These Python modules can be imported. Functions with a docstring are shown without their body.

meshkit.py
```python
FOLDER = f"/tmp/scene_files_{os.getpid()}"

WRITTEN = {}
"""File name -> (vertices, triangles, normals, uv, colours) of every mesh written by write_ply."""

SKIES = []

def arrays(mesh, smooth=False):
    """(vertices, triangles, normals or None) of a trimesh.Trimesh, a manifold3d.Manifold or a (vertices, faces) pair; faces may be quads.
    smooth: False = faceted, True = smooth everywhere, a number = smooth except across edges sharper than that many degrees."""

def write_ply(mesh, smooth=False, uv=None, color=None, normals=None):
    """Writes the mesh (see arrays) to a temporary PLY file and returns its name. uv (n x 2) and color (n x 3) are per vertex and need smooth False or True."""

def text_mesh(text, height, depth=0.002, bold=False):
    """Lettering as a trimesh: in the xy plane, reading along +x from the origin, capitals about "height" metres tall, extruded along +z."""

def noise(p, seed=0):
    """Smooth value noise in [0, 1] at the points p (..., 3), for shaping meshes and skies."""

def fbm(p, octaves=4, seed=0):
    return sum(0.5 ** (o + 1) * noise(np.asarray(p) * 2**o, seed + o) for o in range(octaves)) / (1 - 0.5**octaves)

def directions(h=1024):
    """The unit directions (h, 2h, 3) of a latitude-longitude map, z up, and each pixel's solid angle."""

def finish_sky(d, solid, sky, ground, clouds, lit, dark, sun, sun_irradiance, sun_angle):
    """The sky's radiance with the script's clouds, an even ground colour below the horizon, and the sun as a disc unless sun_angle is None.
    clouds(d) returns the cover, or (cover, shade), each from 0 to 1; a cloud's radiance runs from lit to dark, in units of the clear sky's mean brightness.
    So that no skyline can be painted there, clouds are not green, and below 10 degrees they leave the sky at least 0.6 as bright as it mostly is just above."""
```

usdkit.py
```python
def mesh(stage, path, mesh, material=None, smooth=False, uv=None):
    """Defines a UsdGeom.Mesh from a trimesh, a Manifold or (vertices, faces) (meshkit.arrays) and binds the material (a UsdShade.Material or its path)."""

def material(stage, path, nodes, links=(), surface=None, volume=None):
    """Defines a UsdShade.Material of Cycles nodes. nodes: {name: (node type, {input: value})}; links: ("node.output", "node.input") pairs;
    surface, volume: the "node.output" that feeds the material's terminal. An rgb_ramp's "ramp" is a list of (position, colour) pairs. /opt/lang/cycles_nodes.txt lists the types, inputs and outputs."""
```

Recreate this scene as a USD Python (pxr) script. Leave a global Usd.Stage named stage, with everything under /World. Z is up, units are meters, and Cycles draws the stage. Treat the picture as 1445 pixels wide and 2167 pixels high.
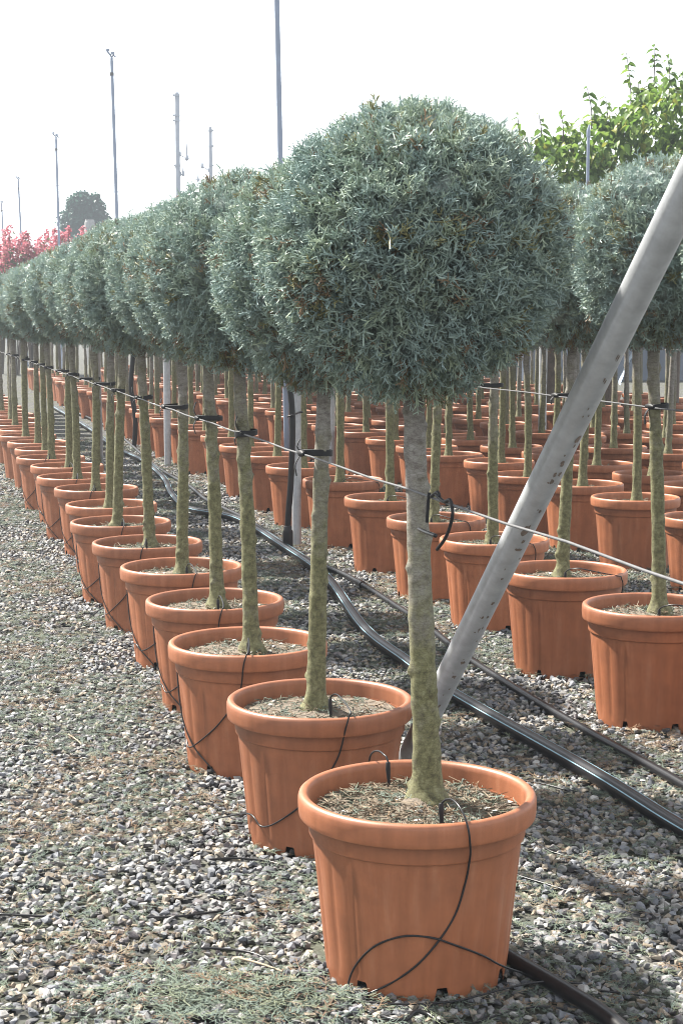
import math
import numpy as np
import trimesh
import usdkit
import meshkit
from scipy.spatial import ConvexHull
from pxr import Usd, UsdGeom, UsdLux, UsdShade, Sdf, Gf, Vt

stage = Usd.Stage.CreateInMemory()
UsdGeom.SetStageUpAxis(stage, UsdGeom.Tokens.z)
UsdGeom.SetStageMetersPerUnit(stage, 1.0)
UsdGeom.Xform.Define(stage, '/World')
UsdGeom.Scope.Define(stage, '/World/Looks')

# ------------------------------------------------------------------ camera, sky, sun, exposure
CAM_H, PITCH = 1.678, 6.666
cam = UsdGeom.Camera.Define(stage, '/World/camera')
cam.AddTranslateOp().Set(Gf.Vec3d(0, 0, CAM_H))
cam.AddRotateXOp().Set(90 - PITCH)
cam.CreateHorizontalApertureAttr(24.0)
cam.CreateVerticalApertureAttr(24.0 * 2167 / 1445)
cam.CreateFocalLengthAttr(3500 / 1445 * 24.0)
cam.CreateClippingRangeAttr(Gf.Vec2f(0.05, 2000))
EXPOSURE = 2.3
cam.CreateExposureAttr(EXPOSURE)

SUN_LEFT, SUN_EL = math.radians(58), math.radians(50)
sun_dir = np.array([-math.sin(SUN_LEFT) * math.cos(SUN_EL), math.cos(SUN_LEFT) * math.cos(SUN_EL), math.sin(SUN_EL)])
usdkit.material(stage, '/World/Looks/sky_look', {
    'co': ('texture_coordinate', {}),
    'n': ('noise_texture', {'scale': 2.2, 'detail': 5.0, 'roughness': 0.55}),
    'r': ('rgb_ramp', {'ramp': [(0.3, (0.72, 0.72, 0.72)), (0.7, (0.93, 0.93, 0.93))]}),
    'sky': ('sky_texture', {'sky_type': 'single_scattering', 'sun_disc': False, 'sun_elevation': SUN_EL,
                            'sun_rotation': math.atan2(sun_dir[0], sun_dir[1]), 'aerosol_density': 2.0}),
    'm': ('mix', {'mix_type': 'mix', 'color2': (6.1, 6.2, 6.4)}),
    'bg': ('background_shader', {'strength': 0.060}),
}, [('co.generated', 'n.vector'), ('n.fac', 'r.fac'), ('r.color', 'm.fac'), ('sky.color', 'm.color1'), ('m.color', 'bg.color')], surface='bg.background')
dome = UsdLux.DomeLight.Define(stage, '/World/sky')
UsdShade.MaterialBindingAPI.Apply(dome.GetPrim()).Bind(UsdShade.Material.Get(stage, '/World/Looks/sky_look'))
dome.GetPrim().SetCustomDataByKey('kind', 'structure')
sun = UsdLux.DistantLight.Define(stage, '/World/sun')
sun.CreateNormalizeAttr(True)
sun.CreateIntensityAttr(1.15)
sun.CreateAngleAttr(2.0)
sun.CreateColorAttr(Gf.Vec3f(1.0, 0.95, 0.87))
zz = sun_dir
xx = np.cross([0, 0, 1.0], zz); xx /= np.linalg.norm(xx)
yy = np.cross(zz, xx)
sun.AddTransformOp().Set(Gf.Matrix4d(*xx, 0, *yy, 0, *zz, 0, 0, 0, 0, 1))

# ------------------------------------------------------------------ helpers
U = np.array([-0.25454923, 0.96705982])        # along the rows, away from the camera
N = np.array([0.96705982, 0.25454923])         # across the rows, to the right
counts = {}


def along(t, n):
    return U * t + N * n


def numbered(parent, name):
    k = counts.get((parent, name), 0)
    counts[(parent, name)] = k + 1
    return f'{parent}/{name}' if k == 0 else f'{parent}/{name}_{k:03d}'


def tag(prim, label=None, cat=None, group=None, kind=None):
    for k, v in (('label', label), ('category', cat), ('group', group), ('kind', kind)):
        if v:
            prim.SetCustomDataByKey(k, v)
    return prim


def obj(name, mesh, mat, parent='/World', smooth=False, tint=None, attr=None):
    """One Mesh prim under parent; tint: a colour per vertex, attr: {name: value per vertex}."""
    path = numbered(str(parent), name)
    m = usdkit.mesh(stage, path, mesh, M[mat], smooth)
    api = UsdGeom.PrimvarsAPI(m)
    if tint is not None:
        api.CreatePrimvar('tint', Sdf.ValueTypeNames.Color3fArray, 'vertex').Set(Vt.Vec3fArray.FromNumpy(np.asarray(tint, np.float32)))
    for k, v in (attr or {}).items():
        api.CreatePrimvar(k, Sdf.ValueTypeNames.FloatArray, 'vertex').Set(Vt.FloatArray.FromNumpy(np.asarray(v, np.float32)))
    return m.GetPrim()


def thing(name, label, cat, loc=(0, 0, 0), rz=0.0, scale=1.0, group=None, source=None):
    x = UsdGeom.Xform.Define(stage, numbered('/World', name))
    x.AddTranslateOp().Set(Gf.Vec3d(*map(float, loc)))
    x.AddRotateZOp().Set(float(rz))
    if not np.allclose(scale, 1.0):
        x.AddScaleOp().Set(Gf.Vec3f(*map(float, np.broadcast_to(scale, 3))))
    if source is not None:
        x.GetPrim().GetReferences().AddInternalReference(source)
        x.GetPrim().SetInstanceable(True)
    return tag(x.GetPrim(), label, cat, group)


def cat_meshes(parts):
    vs, fs, o = [], [], 0
    for v, f in parts:
        vs.append(np.asarray(v, float)); fs.append(np.asarray(f, int) + o); o += len(v)
    return np.vstack(vs), np.vstack(fs)


def spline(pts, step=0.02, closed=False):
    """Catmull-Rom through the points, evenly resampled."""
    p = np.asarray(pts, float)
    if len(p) < 3:
        n = max(2, int(np.linalg.norm(p[1] - p[0]) / step))
        return p[0] + (p[1] - p[0]) * np.linspace(0, 1, n + 1)[:, None]
    q = np.vstack([2 * p[0] - p[1], p, 2 * p[-1] - p[-2]])
    out = []
    for i in range(1, len(q) - 2):
        a, b, c, d = q[i - 1:i + 3]
        n = max(2, int(np.linalg.norm(c - b) / step))
        t = np.linspace(0, 1, n, endpoint=False)[:, None]
        out.append(0.5 * (2 * b + (c - a) * t + (2 * a - 5 * b + 4 * c - d) * t**2 + (3 * b - a - 3 * c + d) * t**3))
    out.append(p[-1:])
    return np.vstack(out)


def frames(p):
    """Parallel-transport frames along a polyline."""
    t = np.gradient(p, axis=0)
    t /= np.linalg.norm(t, axis=1, keepdims=True) + 1e-12
    a = np.array([0, 0, 1.0]) if abs(t[0, 2]) < 0.9 else np.array([1.0, 0, 0])
    x = np.cross(a, t[0]); x /= np.linalg.norm(x)
    xs = [x]
    for i in range(1, len(p)):
        x = xs[-1] - t[i] * (xs[-1] @ t[i])
        xs.append(x / (np.linalg.norm(x) + 1e-12))
    xs = np.array(xs)
    return t, xs, np.cross(t, xs)


def tube(p, r, sides=10, caps=True):
    p = np.asarray(p, float)
    r = np.broadcast_to(np.asarray(r, float), (len(p),))
    t, x, y = frames(p)
    a = np.linspace(0, 2 * np.pi, sides, endpoint=False)
    v = p[:, None] + r[:, None, None] * (np.cos(a)[None, :, None] * x[:, None] + np.sin(a)[None, :, None] * y[:, None])
    v = v.reshape(-1, 3)
    f = []
    i, j = np.meshgrid(np.arange(len(p) - 1), np.arange(sides), indexing='ij')
    k = (j + 1) % sides
    A, B, C, D = i * sides + j, i * sides + k, (i + 1) * sides + k, (i + 1) * sides + j
    f = np.vstack([np.stack([A, B, C], -1).reshape(-1, 3), np.stack([A, C, D], -1).reshape(-1, 3)])
    if caps:
        n = len(v)
        v = np.vstack([v, p[0], p[-1]])
        j = np.arange(sides)
        e = (len(p) - 1) * sides
        f = np.vstack([f, np.stack([np.full(sides, n), (j + 1) % sides, j], -1), np.stack([np.full(sides, n + 1), e + j, e + (j + 1) % sides], -1)])
    return v, f


def prisms(p0, p1, r0, r1, sides=3, rng=None):
    """Many tapered prisms at once (each an island)."""
    p0, p1 = np.asarray(p0, float), np.asarray(p1, float)
    d = p1 - p0
    d /= np.linalg.norm(d, axis=-1, keepdims=True) + 1e-12
    a = np.where(np.abs(d[:, 2:3]) < 0.9, np.array([[0, 0, 1.0]]), np.array([[1.0, 0, 0]]))
    x = np.cross(a, d); x /= np.linalg.norm(x, axis=-1, keepdims=True)
    y = np.cross(d, x)
    ang = np.arange(sides) * 2 * np.pi / sides
    ring = np.cos(ang)[None, :, None] * x[:, None] + np.sin(ang)[None, :, None] * y[:, None]
    r0, r1 = np.broadcast_to(r0, len(p0)), np.broadcast_to(r1, len(p0))
    v = np.concatenate([p0[:, None] + ring * r0[:, None, None], p1[:, None] + ring * r1[:, None, None]], 1)
    j = np.arange(sides); k = (j + 1) % sides
    tri = np.vstack([np.stack([j, k, sides + k], -1), np.stack([j, sides + k, sides + j], -1)])
    f = (tri[None] + (np.arange(len(p0)) * 2 * sides)[:, None, None]).reshape(-1, 3)
    return v, f          # v is (n, 2*sides, 3)


def revolve(profile, seg=64):
    pr = np.asarray(profile, float)
    a = np.linspace(0, 2 * np.pi, seg, endpoint=False)
    v = np.stack([pr[:, None, 0] * np.cos(a), pr[:, None, 0] * np.sin(a), np.broadcast_to(pr[:, None, 1], (len(pr), seg))], -1).reshape(-1, 3)
    i, j = np.meshgrid(np.arange(len(pr) - 1), np.arange(seg), indexing='ij')
    k = (j + 1) % seg
    A, B, C, D = i * seg + j, i * seg + k, (i + 1) * seg + k, (i + 1) * seg + j
    return v, np.vstack([np.stack([A, B, C], -1).reshape(-1, 3), np.stack([A, C, D], -1).reshape(-1, 3)])


def box(c, s, rz=0.0):
    b = trimesh.creation.box(s)
    v = np.array(b.vertices)
    ca, sa = math.cos(rz), math.sin(rz)
    return v @ np.array([[ca, sa, 0], [-sa, ca, 0], [0, 0, 1]]) + np.asarray(c, float), np.array(b.faces)


def smoothstep(a, b, x):
    t = np.clip((np.asarray(x) - a) / (b - a), 0, 1)
    return t * t * (3 - 2 * t)


# ------------------------------------------------------------------ materials
M = {}


def principled(name, color, rough=0.6, var=0.25, scale=12.0, metallic=0.0, bump=0.0, bscale=60.0, spec=0.5, stretch=(1, 1, 1), coord='co.object', color2=None, random=0.0):
    c2 = color2 or tuple(c * (1 - var) for c in color)
    nodes = {
        'co': ('texture_coordinate', {}), 'ge': ('geometry', {}), 'oi': ('object_info', {}),
        'mp': ('mapping', {'scale': stretch}),
        'n': ('noise_texture', {'scale': scale, 'detail': 5.0, 'roughness': 0.6}),
        'r': ('rgb_ramp', {'ramp': [(0.3, c2), (0.7, color)]}),
        'p': ('principled_bsdf', {'roughness': rough, 'metallic': metallic, 'specular_ior_level': spec}),
    }
    links = [(coord, 'mp.vector'), ('mp.vector', 'n.vector'), ('n.fac', 'r.fac')]
    last = 'r.color'
    if random:
        nodes['rv'] = ('map_range', {'from_min': 0.0, 'from_max': 1.0, 'to_min': 1 - random, 'to_max': 1 + random})
        nodes['hv'] = ('hsv', {'hue': 0.5, 'saturation': 1.0})
        links += [('oi.random', 'rv.value'), ('rv.result', 'hv.value'), (last, 'hv.color')]
        last = 'hv.color'
    links.append((last, 'p.base_color'))
    if bump:
        nodes['bn'] = ('noise_texture', {'scale': bscale, 'detail': 4.0})
        nodes['b'] = ('bump', {'strength': bump, 'distance': 0.004})
        links += [('mp.vector', 'bn.vector'), ('bn.fac', 'b.height'), ('b.normal', 'p.normal')]
    M[name] = usdkit.material(stage, f'/World/Looks/{name}', nodes, links, surface='p.BSDF')


# terracotta coloured plastic: faint vertical weathering streaks, dust, pot-to-pot tone
M['terracotta'] = usdkit.material(stage, '/World/Looks/terracotta', {
    'co': ('texture_coordinate', {}), 'oi': ('object_info', {}),
    'mp': ('mapping', {'scale': (9, 9, 0.5)}),
    'n': ('noise_texture', {'scale': 3.0, 'detail': 4.0, 'roughness': 0.6}),
    'r': ('rgb_ramp', {'ramp': [(0.30, (0.180, 0.063, 0.026)), (0.55, (0.218, 0.077, 0.033)), (0.75, (0.250, 0.103, 0.051))]}),
    'n2': ('noise_texture', {'scale': 14.0, 'detail': 6.0, 'roughness': 0.7}),
    'r2': ('rgb_ramp', {'ramp': [(0.35, (0.82, 0.82, 0.84)), (0.65, (1.0, 1.0, 1.0))]}),
    'mu': ('mix', {'mix_type': 'multiply', 'fac': 1.0}),
    'rv': ('map_range', {'to_min': 0.86, 'to_max': 1.12}),
    'hv': ('hsv', {'hue': 0.5, 'saturation': 1.0}),
    'fb': ('noise_texture', {'scale': 420.0, 'detail': 2.0}),
    'b': ('bump', {'strength': 0.12, 'distance': 0.002}),
    'p': ('principled_bsdf', {'roughness': 0.48, 'specular_ior_level': 0.45}),
}, [('co.object', 'mp.vector'), ('mp.vector', 'n.vector'), ('n.fac', 'r.fac'), ('co.object', 'n2.vector'), ('n2.fac', 'r2.fac'), ('r.color', 'mu.color1'), ('r2.color', 'mu.color2'),
    ('oi.random', 'rv.value'), ('rv.result', 'hv.value'), ('mu.result' if False else 'mu.color', 'hv.color'), ('hv.color', 'p.base_color'), ('co.object', 'fb.vector'), ('fb.fac', 'b.height'), ('b.normal', 'p.normal')], surface='p.BSDF')

# bark: smooth grey above, yellow-green algae where the 'moss' attribute says, fine horizontal cracks
M['bark'] = usdkit.material(stage, '/World/Looks/bark', {
    'ge': ('geometry', {}), 'mo': ('attribute', {'attribute': 'moss'}),
    'mp': ('mapping', {'scale': (1.0, 1.0, 2.3)}),
    'n': ('noise_texture', {'scale': 30.0, 'detail': 7.0, 'roughness': 0.72}),
    'g': ('rgb_ramp', {'ramp': [(0.30, (0.059, 0.049, 0.043)), (0.46, (0.134, 0.123, 0.110)), (0.70, (0.203, 0.196, 0.179))]}),
    'n2': ('noise_texture', {'scale': 55.0, 'detail': 5.0, 'roughness': 0.7}),
    'ms': ('rgb_ramp', {'ramp': [(0.32, (0.041, 0.037, 0.017)), (0.5, (0.091, 0.089, 0.039)), (0.68, (0.145, 0.143, 0.076))]}),
    'n3': ('noise_texture', {'scale': 21.0, 'detail': 6.0, 'roughness': 0.7}),
    'th': ('math', {'math_type': 'add'}),
    'mr': ('map_range', {'from_min': 0.66, 'from_max': 1.22, 'to_min': 0.0, 'to_max': 0.95, 'clamp': True}),
    'm': ('mix', {'mix_type': 'mix'}),
    'vo': ('voronoi_texture', {'scale': 60.0, 'feature': 'distance_to_edge'}),
    'cr': ('rgb_ramp', {'ramp': [(0.0, (0.45, 0.42, 0.40)), (0.09, (1, 1, 1))]}),
    'mc': ('mix', {'mix_type': 'multiply', 'fac': 0.55}),
    'b': ('bump', {'strength': 0.45, 'distance': 0.004}),
    'p': ('principled_bsdf', {'roughness': 0.85, 'specular_ior_level': 0.3}),
}, [('ge.position', 'mp.vector'), ('mp.vector', 'n.vector'), ('n.fac', 'g.fac'), ('ge.position', 'n2.vector'), ('n2.fac', 'ms.fac'), ('ge.position', 'n3.vector'),
    ('n3.fac', 'th.value1'), ('mo.fac', 'th.value2'), ('th.value', 'mr.value'), ('mr.result', 'm.fac'), ('g.color', 'm.color1'), ('ms.color', 'm.color2'),
    ('mp.vector', 'vo.vector'), ('vo.distance', 'cr.fac'), ('m.color', 'mc.color1'), ('cr.color', 'mc.color2'), ('mc.color', 'p.base_color'),
    ('n.fac', 'b.height'), ('b.normal', 'p.normal')], surface='p.BSDF')


def leafy(name, trans=0.25, rough=0.55, gain=1.0):
    """Foliage coloured by the 'tint' of each vertex, partly letting the light through."""
    M[name] = usdkit.material(stage, f'/World/Looks/{name}', {
        'a': ('attribute', {'attribute': 'tint'}), 'ge': ('geometry', {}),
        'rv': ('map_range', {'to_min': 0.72 * gain, 'to_max': 1.25 * gain}),
        'hv': ('hsv', {'hue': 0.5, 'saturation': 1.0}),
        'p': ('principled_bsdf', {'roughness': rough, 'specular_ior_level': 0.35}),
        't': ('translucent_bsdf', {}),
        'mx': ('mix_closure', {'fac': trans}),
    }, [('ge.random_per_island', 'rv.value'), ('rv.result', 'hv.value'), ('a.color', 'hv.color'), ('hv.color', 'p.base_color'), ('hv.color', 't.color'),
        ('p.BSDF', 'mx.closure1'), ('t.BSDF', 'mx.closure2')], surface='mx.closure')


leafy('cypress_foliage', 0.25)
leafy('broad_leaf', 0.45, 0.4)
leafy('blossom', 0.35, 0.7)
leafy('litter_look', 0.05, 0.8)
principled('soil_look', (0.136, 0.108, 0.080), 0.95, 0.6, 40, bump=0.9, bscale=90, coord='ge.position')
principled('black_plastic', (0.009, 0.009, 0.010), 0.34, 0.4, 20, coord='ge.position', spec=0.28)
principled('black_rubber', (0.008, 0.008, 0.009), 0.55, 0.3, 30, coord='ge.position', spec=0.25)
principled('hose_stripe', (0.20, 0.36, 0.44), 0.5, 0.2, 20, coord='ge.position')
principled('galvanised', (0.320, 0.332, 0.344), 0.5, 0.26, 22, metallic=0.4, coord='ge.position', bump=0.12, bscale=200)
principled('rust', (0.15, 0.115, 0.095), 0.9, 0.5, 120, coord='ge.position')
principled('wire_steel', (0.085, 0.085, 0.088), 0.55, 0.3, 40, coord='ge.position', spec=0.3)
principled('painted_pole', (0.150, 0.180, 0.240), 0.6, 0.2, 6, coord='ge.position')
principled('mast_grey', (0.210, 0.232, 0.270), 0.7, 0.2, 4, coord='ge.position')
principled('concrete', (0.21, 0.215, 0.215), 0.85, 0.2, 6, coord='ge.position')
principled('shed_wall', (0.07, 0.085, 0.11), 0.6, 0.15, 3, coord='ge.position')
principled('white_film', (0.42, 0.5, 0.6), 0.35, 0.1, 6, coord='ge.position')
principled('dry_wood', (0.252, 0.203, 0.140), 0.8, 0.4, 60, coord='ge.position')
principled('dark_bark', (0.09, 0.07, 0.055), 0.9, 0.4, 30, coord='ge.position', bump=0.5)
STONES = [('stone_blue_grey', (0.097, 0.103, 0.116)), ('stone_grey', (0.144, 0.144, 0.144)), ('stone_pale', (0.222, 0.217, 0.207)), ('stone_beige', (0.202, 0.173, 0.135)),
          ('stone_dark', (0.058, 0.060, 0.066)), ('stone_tan', (0.164, 0.130, 0.092)), ('stone_white', (0.299, 0.294, 0.280)), ('stone_mauve', (0.125, 0.113, 0.116))]
for nm, c in STONES:
    principled(nm, c, 0.75, 0.35, 55, coord='ge.position', random=0.3, bump=0.35, bscale=160)
# ground sheet: the gravel seen from far and the dirt between the near stones
M['gravel_look'] = usdkit.material(stage, '/World/Looks/gravel_look', {
    'ge': ('geometry', {}),
    'v': ('voronoi_texture', {'scale': 30.0, 'feature': 'f1'}),
    've': ('voronoi_texture', {'scale': 30.0, 'feature': 'distance_to_edge'}),
    'sep': ('separate_color', {}),
    'r': ('rgb_ramp', {'ramp': [(0.0, (0.034, 0.035, 0.038)), (0.35, (0.063, 0.064, 0.067)), (0.65, (0.088, 0.086, 0.080)), (1.0, (0.130, 0.124, 0.113))]}),
    'e': ('rgb_ramp', {'ramp': [(0.0, (0.3, 0.3, 0.3)), (0.14, (1, 1, 1))]}),
    'mu': ('mix', {'mix_type': 'multiply', 'fac': 1.0}),
    'n': ('noise_texture', {'scale': 2.2, 'detail': 6.0, 'roughness': 0.65}),
    'nr': ('rgb_ramp', {'ramp': [(0.46, (0, 0, 0)), (0.60, (1, 1, 1))]}),
    'li': ('mix', {'mix_type': 'mix', 'color2': (0.055, 0.058, 0.043)}),
    'b': ('bump', {'strength': 0.8, 'distance': 0.015}),
    'p': ('principled_bsdf', {'roughness': 0.95, 'specular_ior_level': 0.1}),
}, [('ge.position', 'v.vector'), ('ge.position', 've.vector'), ('v.color', 'sep.color'), ('sep.r', 'r.fac'), ('ve.distance', 'e.fac'), ('r.color', 'mu.color1'), ('e.color', 'mu.color2'),
    ('ge.position', 'n.vector'), ('n.fac', 'nr.fac'), ('nr.color', 'li.fac'), ('mu.color', 'li.color1'), ('li.color', 'p.base_color'),
    ('ve.distance', 'b.height'), ('b.normal', 'p.normal')], surface='p.BSDF')

# ------------------------------------------------------------------ ground
s = 400.0
ground = obj('gravel_ground', (np.array([[-s, -60, -0.004], [s, -60, -0.004], [s, 700, -0.004], [-s, 700, -0.004]]), np.array([[0, 1, 2, 3]])), 'gravel_look')
tag(ground, 'grey gravel ground of the plant nursery', None, None, 'structure')

# rows of pots: (t along the row, n across it)
ROW1 = [(3.95, 1.24), (5.06, 1.26), (6.02, 1.22), (6.98, 1.27), (7.93, 1.28), (8.90, 1.25), (9.81, 1.22), (10.85, 1.29), (11.82, 1.30), (12.76, 1.25)] + \
       [(12.76 + 0.96 * k, 1.25 + 0.03 * math.sin(k * 2.3)) for k in range(1, 20)]
ROW2 = [(5.42, 3.05), (6.24, 2.99), (7.27, 3.01), (8.46, 3.09), (9.46, 3.08), (10.57, 3.11), (11.81, 3.12), (13.02, 3.10), (14.2, 3.14), (15.4, 3.16), (16.6, 3.19), (17.8, 3.15)] + \
       [(17.8 + 1.05 * k, 3.15 + 0.04 * math.sin(k * 1.7)) for k in range(1, 23)]
rg = np.random.default_rng(5)
BACK = []
for r, (n0, t0, t1, step) in enumerate([(4.77, 9.25, 42, 0.98), (5.58, 10.85, 43, 1.0), (6.6, 12.6, 43, 1.04), (7.5, 14.3, 43, 1.06), (8.5, 16.2, 42, 1.1), (9.4, 18.0, 41, 1.13), (10.4, 20.2, 40, 1.13), (11.4, 22.3, 40, 1.15)]):
    t = t0
    row = []
    while t < t1:
        q = (t + rg.uniform(-0.05, 0.05), n0 + rg.uniform(-0.06, 0.06))
        if min(np.hypot(*(along(*q) - c)) for c in ((3.12, 25.0), (4.05, 25.3), (4.98, 25.0), (3.03, 20.7), (2.44, 20.1), (0.85, 27.0))) > 0.55:
            row.append(q)
        t += step
    BACK.append(row)
POTS = np.array([along(*p) for p in ROW1 + ROW2 + sum(BACK, [])])


def in_view(x, y, margin=0.25):
    return (np.abs(x) < 0.2065 * y + margin) & (y > 2.9)


# gravel stones
rng = np.random.default_rng(11)


def stone(seed):
    r = np.random.default_rng(seed)
    p = r.normal(size=(13, 3)); p /= np.linalg.norm(p, axis=1, keepdims=True)
    p *= r.uniform(0.75, 1.1, (13, 1)) * np.array([1.0, r.uniform(0.62, 0.9), r.uniform(0.42, 0.68)])
    h = ConvexHull(p)
    m = trimesh.Trimesh(p, h.simplices, process=True)
    trimesh.repair.fix_normals(m)
    return np.array(m.vertices), np.array(m.faces)


def scatter(path, protos, pos, quat, scale, idx, label, kind='stuff'):
    """protos: list of (name, mesh, material, tint). Instances as one PointInstancer."""
    pi = UsdGeom.PointInstancer.Define(stage, path)
    rel = pi.CreatePrototypesRel()
    UsdGeom.Scope.Define(stage, path + '/kinds')
    for nm, me, ma, ti in protos:
        pr = obj(nm, me, ma, path + '/kinds', False, ti)
        rel.AddTarget(pr.GetPath())
    pi.CreateProtoIndicesAttr(Vt.IntArray.FromNumpy(np.asarray(idx, np.int32)))
    pi.CreatePositionsAttr(Vt.Vec3fArray.FromNumpy(np.asarray(pos, np.float32)))
    pi.CreateScalesAttr(Vt.Vec3fArray.FromNumpy(np.asarray(scale, np.float32)))
    pi.CreateOrientationsAttr(Vt.QuathArray([Gf.Quath(float(q[0]), float(q[1]), float(q[2]), float(q[3])) for q in quat]))
    return tag(pi.GetPrim(), label, None, None, kind)


def rand_quat(rng, n, tilt):
    """Random heading, tilted by up to about tilt radians."""
    a = rng.uniform(0, 2 * np.pi, n)
    b = rng.normal(0, tilt, n)
    c = rng.uniform(0, 2 * np.pi, n)
    qz = np.stack([np.cos(a / 2), 0 * a, 0 * a, np.sin(a / 2)], -1)
    qt = np.stack([np.cos(b / 2), np.sin(b / 2) * np.cos(c), np.sin(b / 2) * np.sin(c), 0 * b], -1)
    w1, x1, y1, z1 = qt.T
    w2, x2, y2, z2 = qz.T
    return np.stack([w1 * w2 - x1 * x2 - y1 * y2 - z1 * z2, w1 * x2 + x1 * w2 + y1 * z2 - z1 * y2, w1 * y2 - x1 * z2 + y1 * w2 + z1 * x2, w1 * z2 + x1 * y2 - y1 * x2 + z1 * w2], -1)


def sample_ground(rng, n_per, y0, y1, n_max=5.0):
    w = 2 * (0.2065 * y1 + 0.25)
    n = int(n_per * w * (y1 - y0))
    x = rng.uniform(-w / 2, w / 2, n)
    y = rng.uniform(y0, y1, n)
    ok = in_view(x, y) & (x * N[0] + y * N[1] < n_max)
    x, y = x[ok], y[ok]
    d = np.full(len(x), 9.0)
    for p in POTS[:60]:
        d = np.minimum(d, np.hypot(x - p[0], y - p[1]))
    ok = d > 0.20
    return x[ok], y[ok]


protos = []
for k in range(16):
    v, f = stone(100 + k)
    nm, c = STONES[k % 8]
    protos.append((nm + '_piece', (v, f), nm, None))
weights = np.array([0.19, 0.24, 0.13, 0.15, 0.08, 0.09, 0.03, 0.09]); weights /= weights.sum()
xs, ys, ss = [], [], []
for dens, y0, y1, lo, hi in ((1900, 2.95, 5.2, 0.009, 0.024), (1500, 5.2, 8.5, 0.010, 0.024), (950, 8.5, 13.5, 0.011, 0.026), (480, 13.5, 23.0, 0.014, 0.030)):
    x, y = sample_ground(rng, dens, y0, y1)
    xs.append(x); ys.append(y); ss.append(lo + (hi - lo) * rng.beta(1.6, 2.4, len(x)))
x, y, sz = np.concatenate(xs), np.concatenate(ys), np.concatenate(ss)
kind = rng.choice(8, len(x), p=weights) + 8 * rng.integers(0, 2, len(x))
pos = np.stack([x, y, rng.uniform(0.0, 0.012, len(x)) + sz * 0.25], -1)
big = np.argsort(-(sz / np.hypot(y, 1.68)) * (y < 6.0))[:300]
rest = np.setdiff1d(np.arange(len(x)), big)
scatter('/World/gravel', protos, pos[rest], rand_quat(rng, len(rest), 0.45), np.repeat(sz[rest, None], 3, 1), kind[rest], 'loose grey and beige gravel stones covering the ground')
qb = rand_quat(rng, 300, 0.4)
for i, q in zip(big, qb):
    v, f = protos[kind[i]][1]
    R = trimesh.transformations.quaternion_matrix(q)[:3, :3]
    obj('stone', (v * sz[i] @ R.T + pos[i], f), STONES[kind[i] % 8][0], ground.GetPath())


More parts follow.
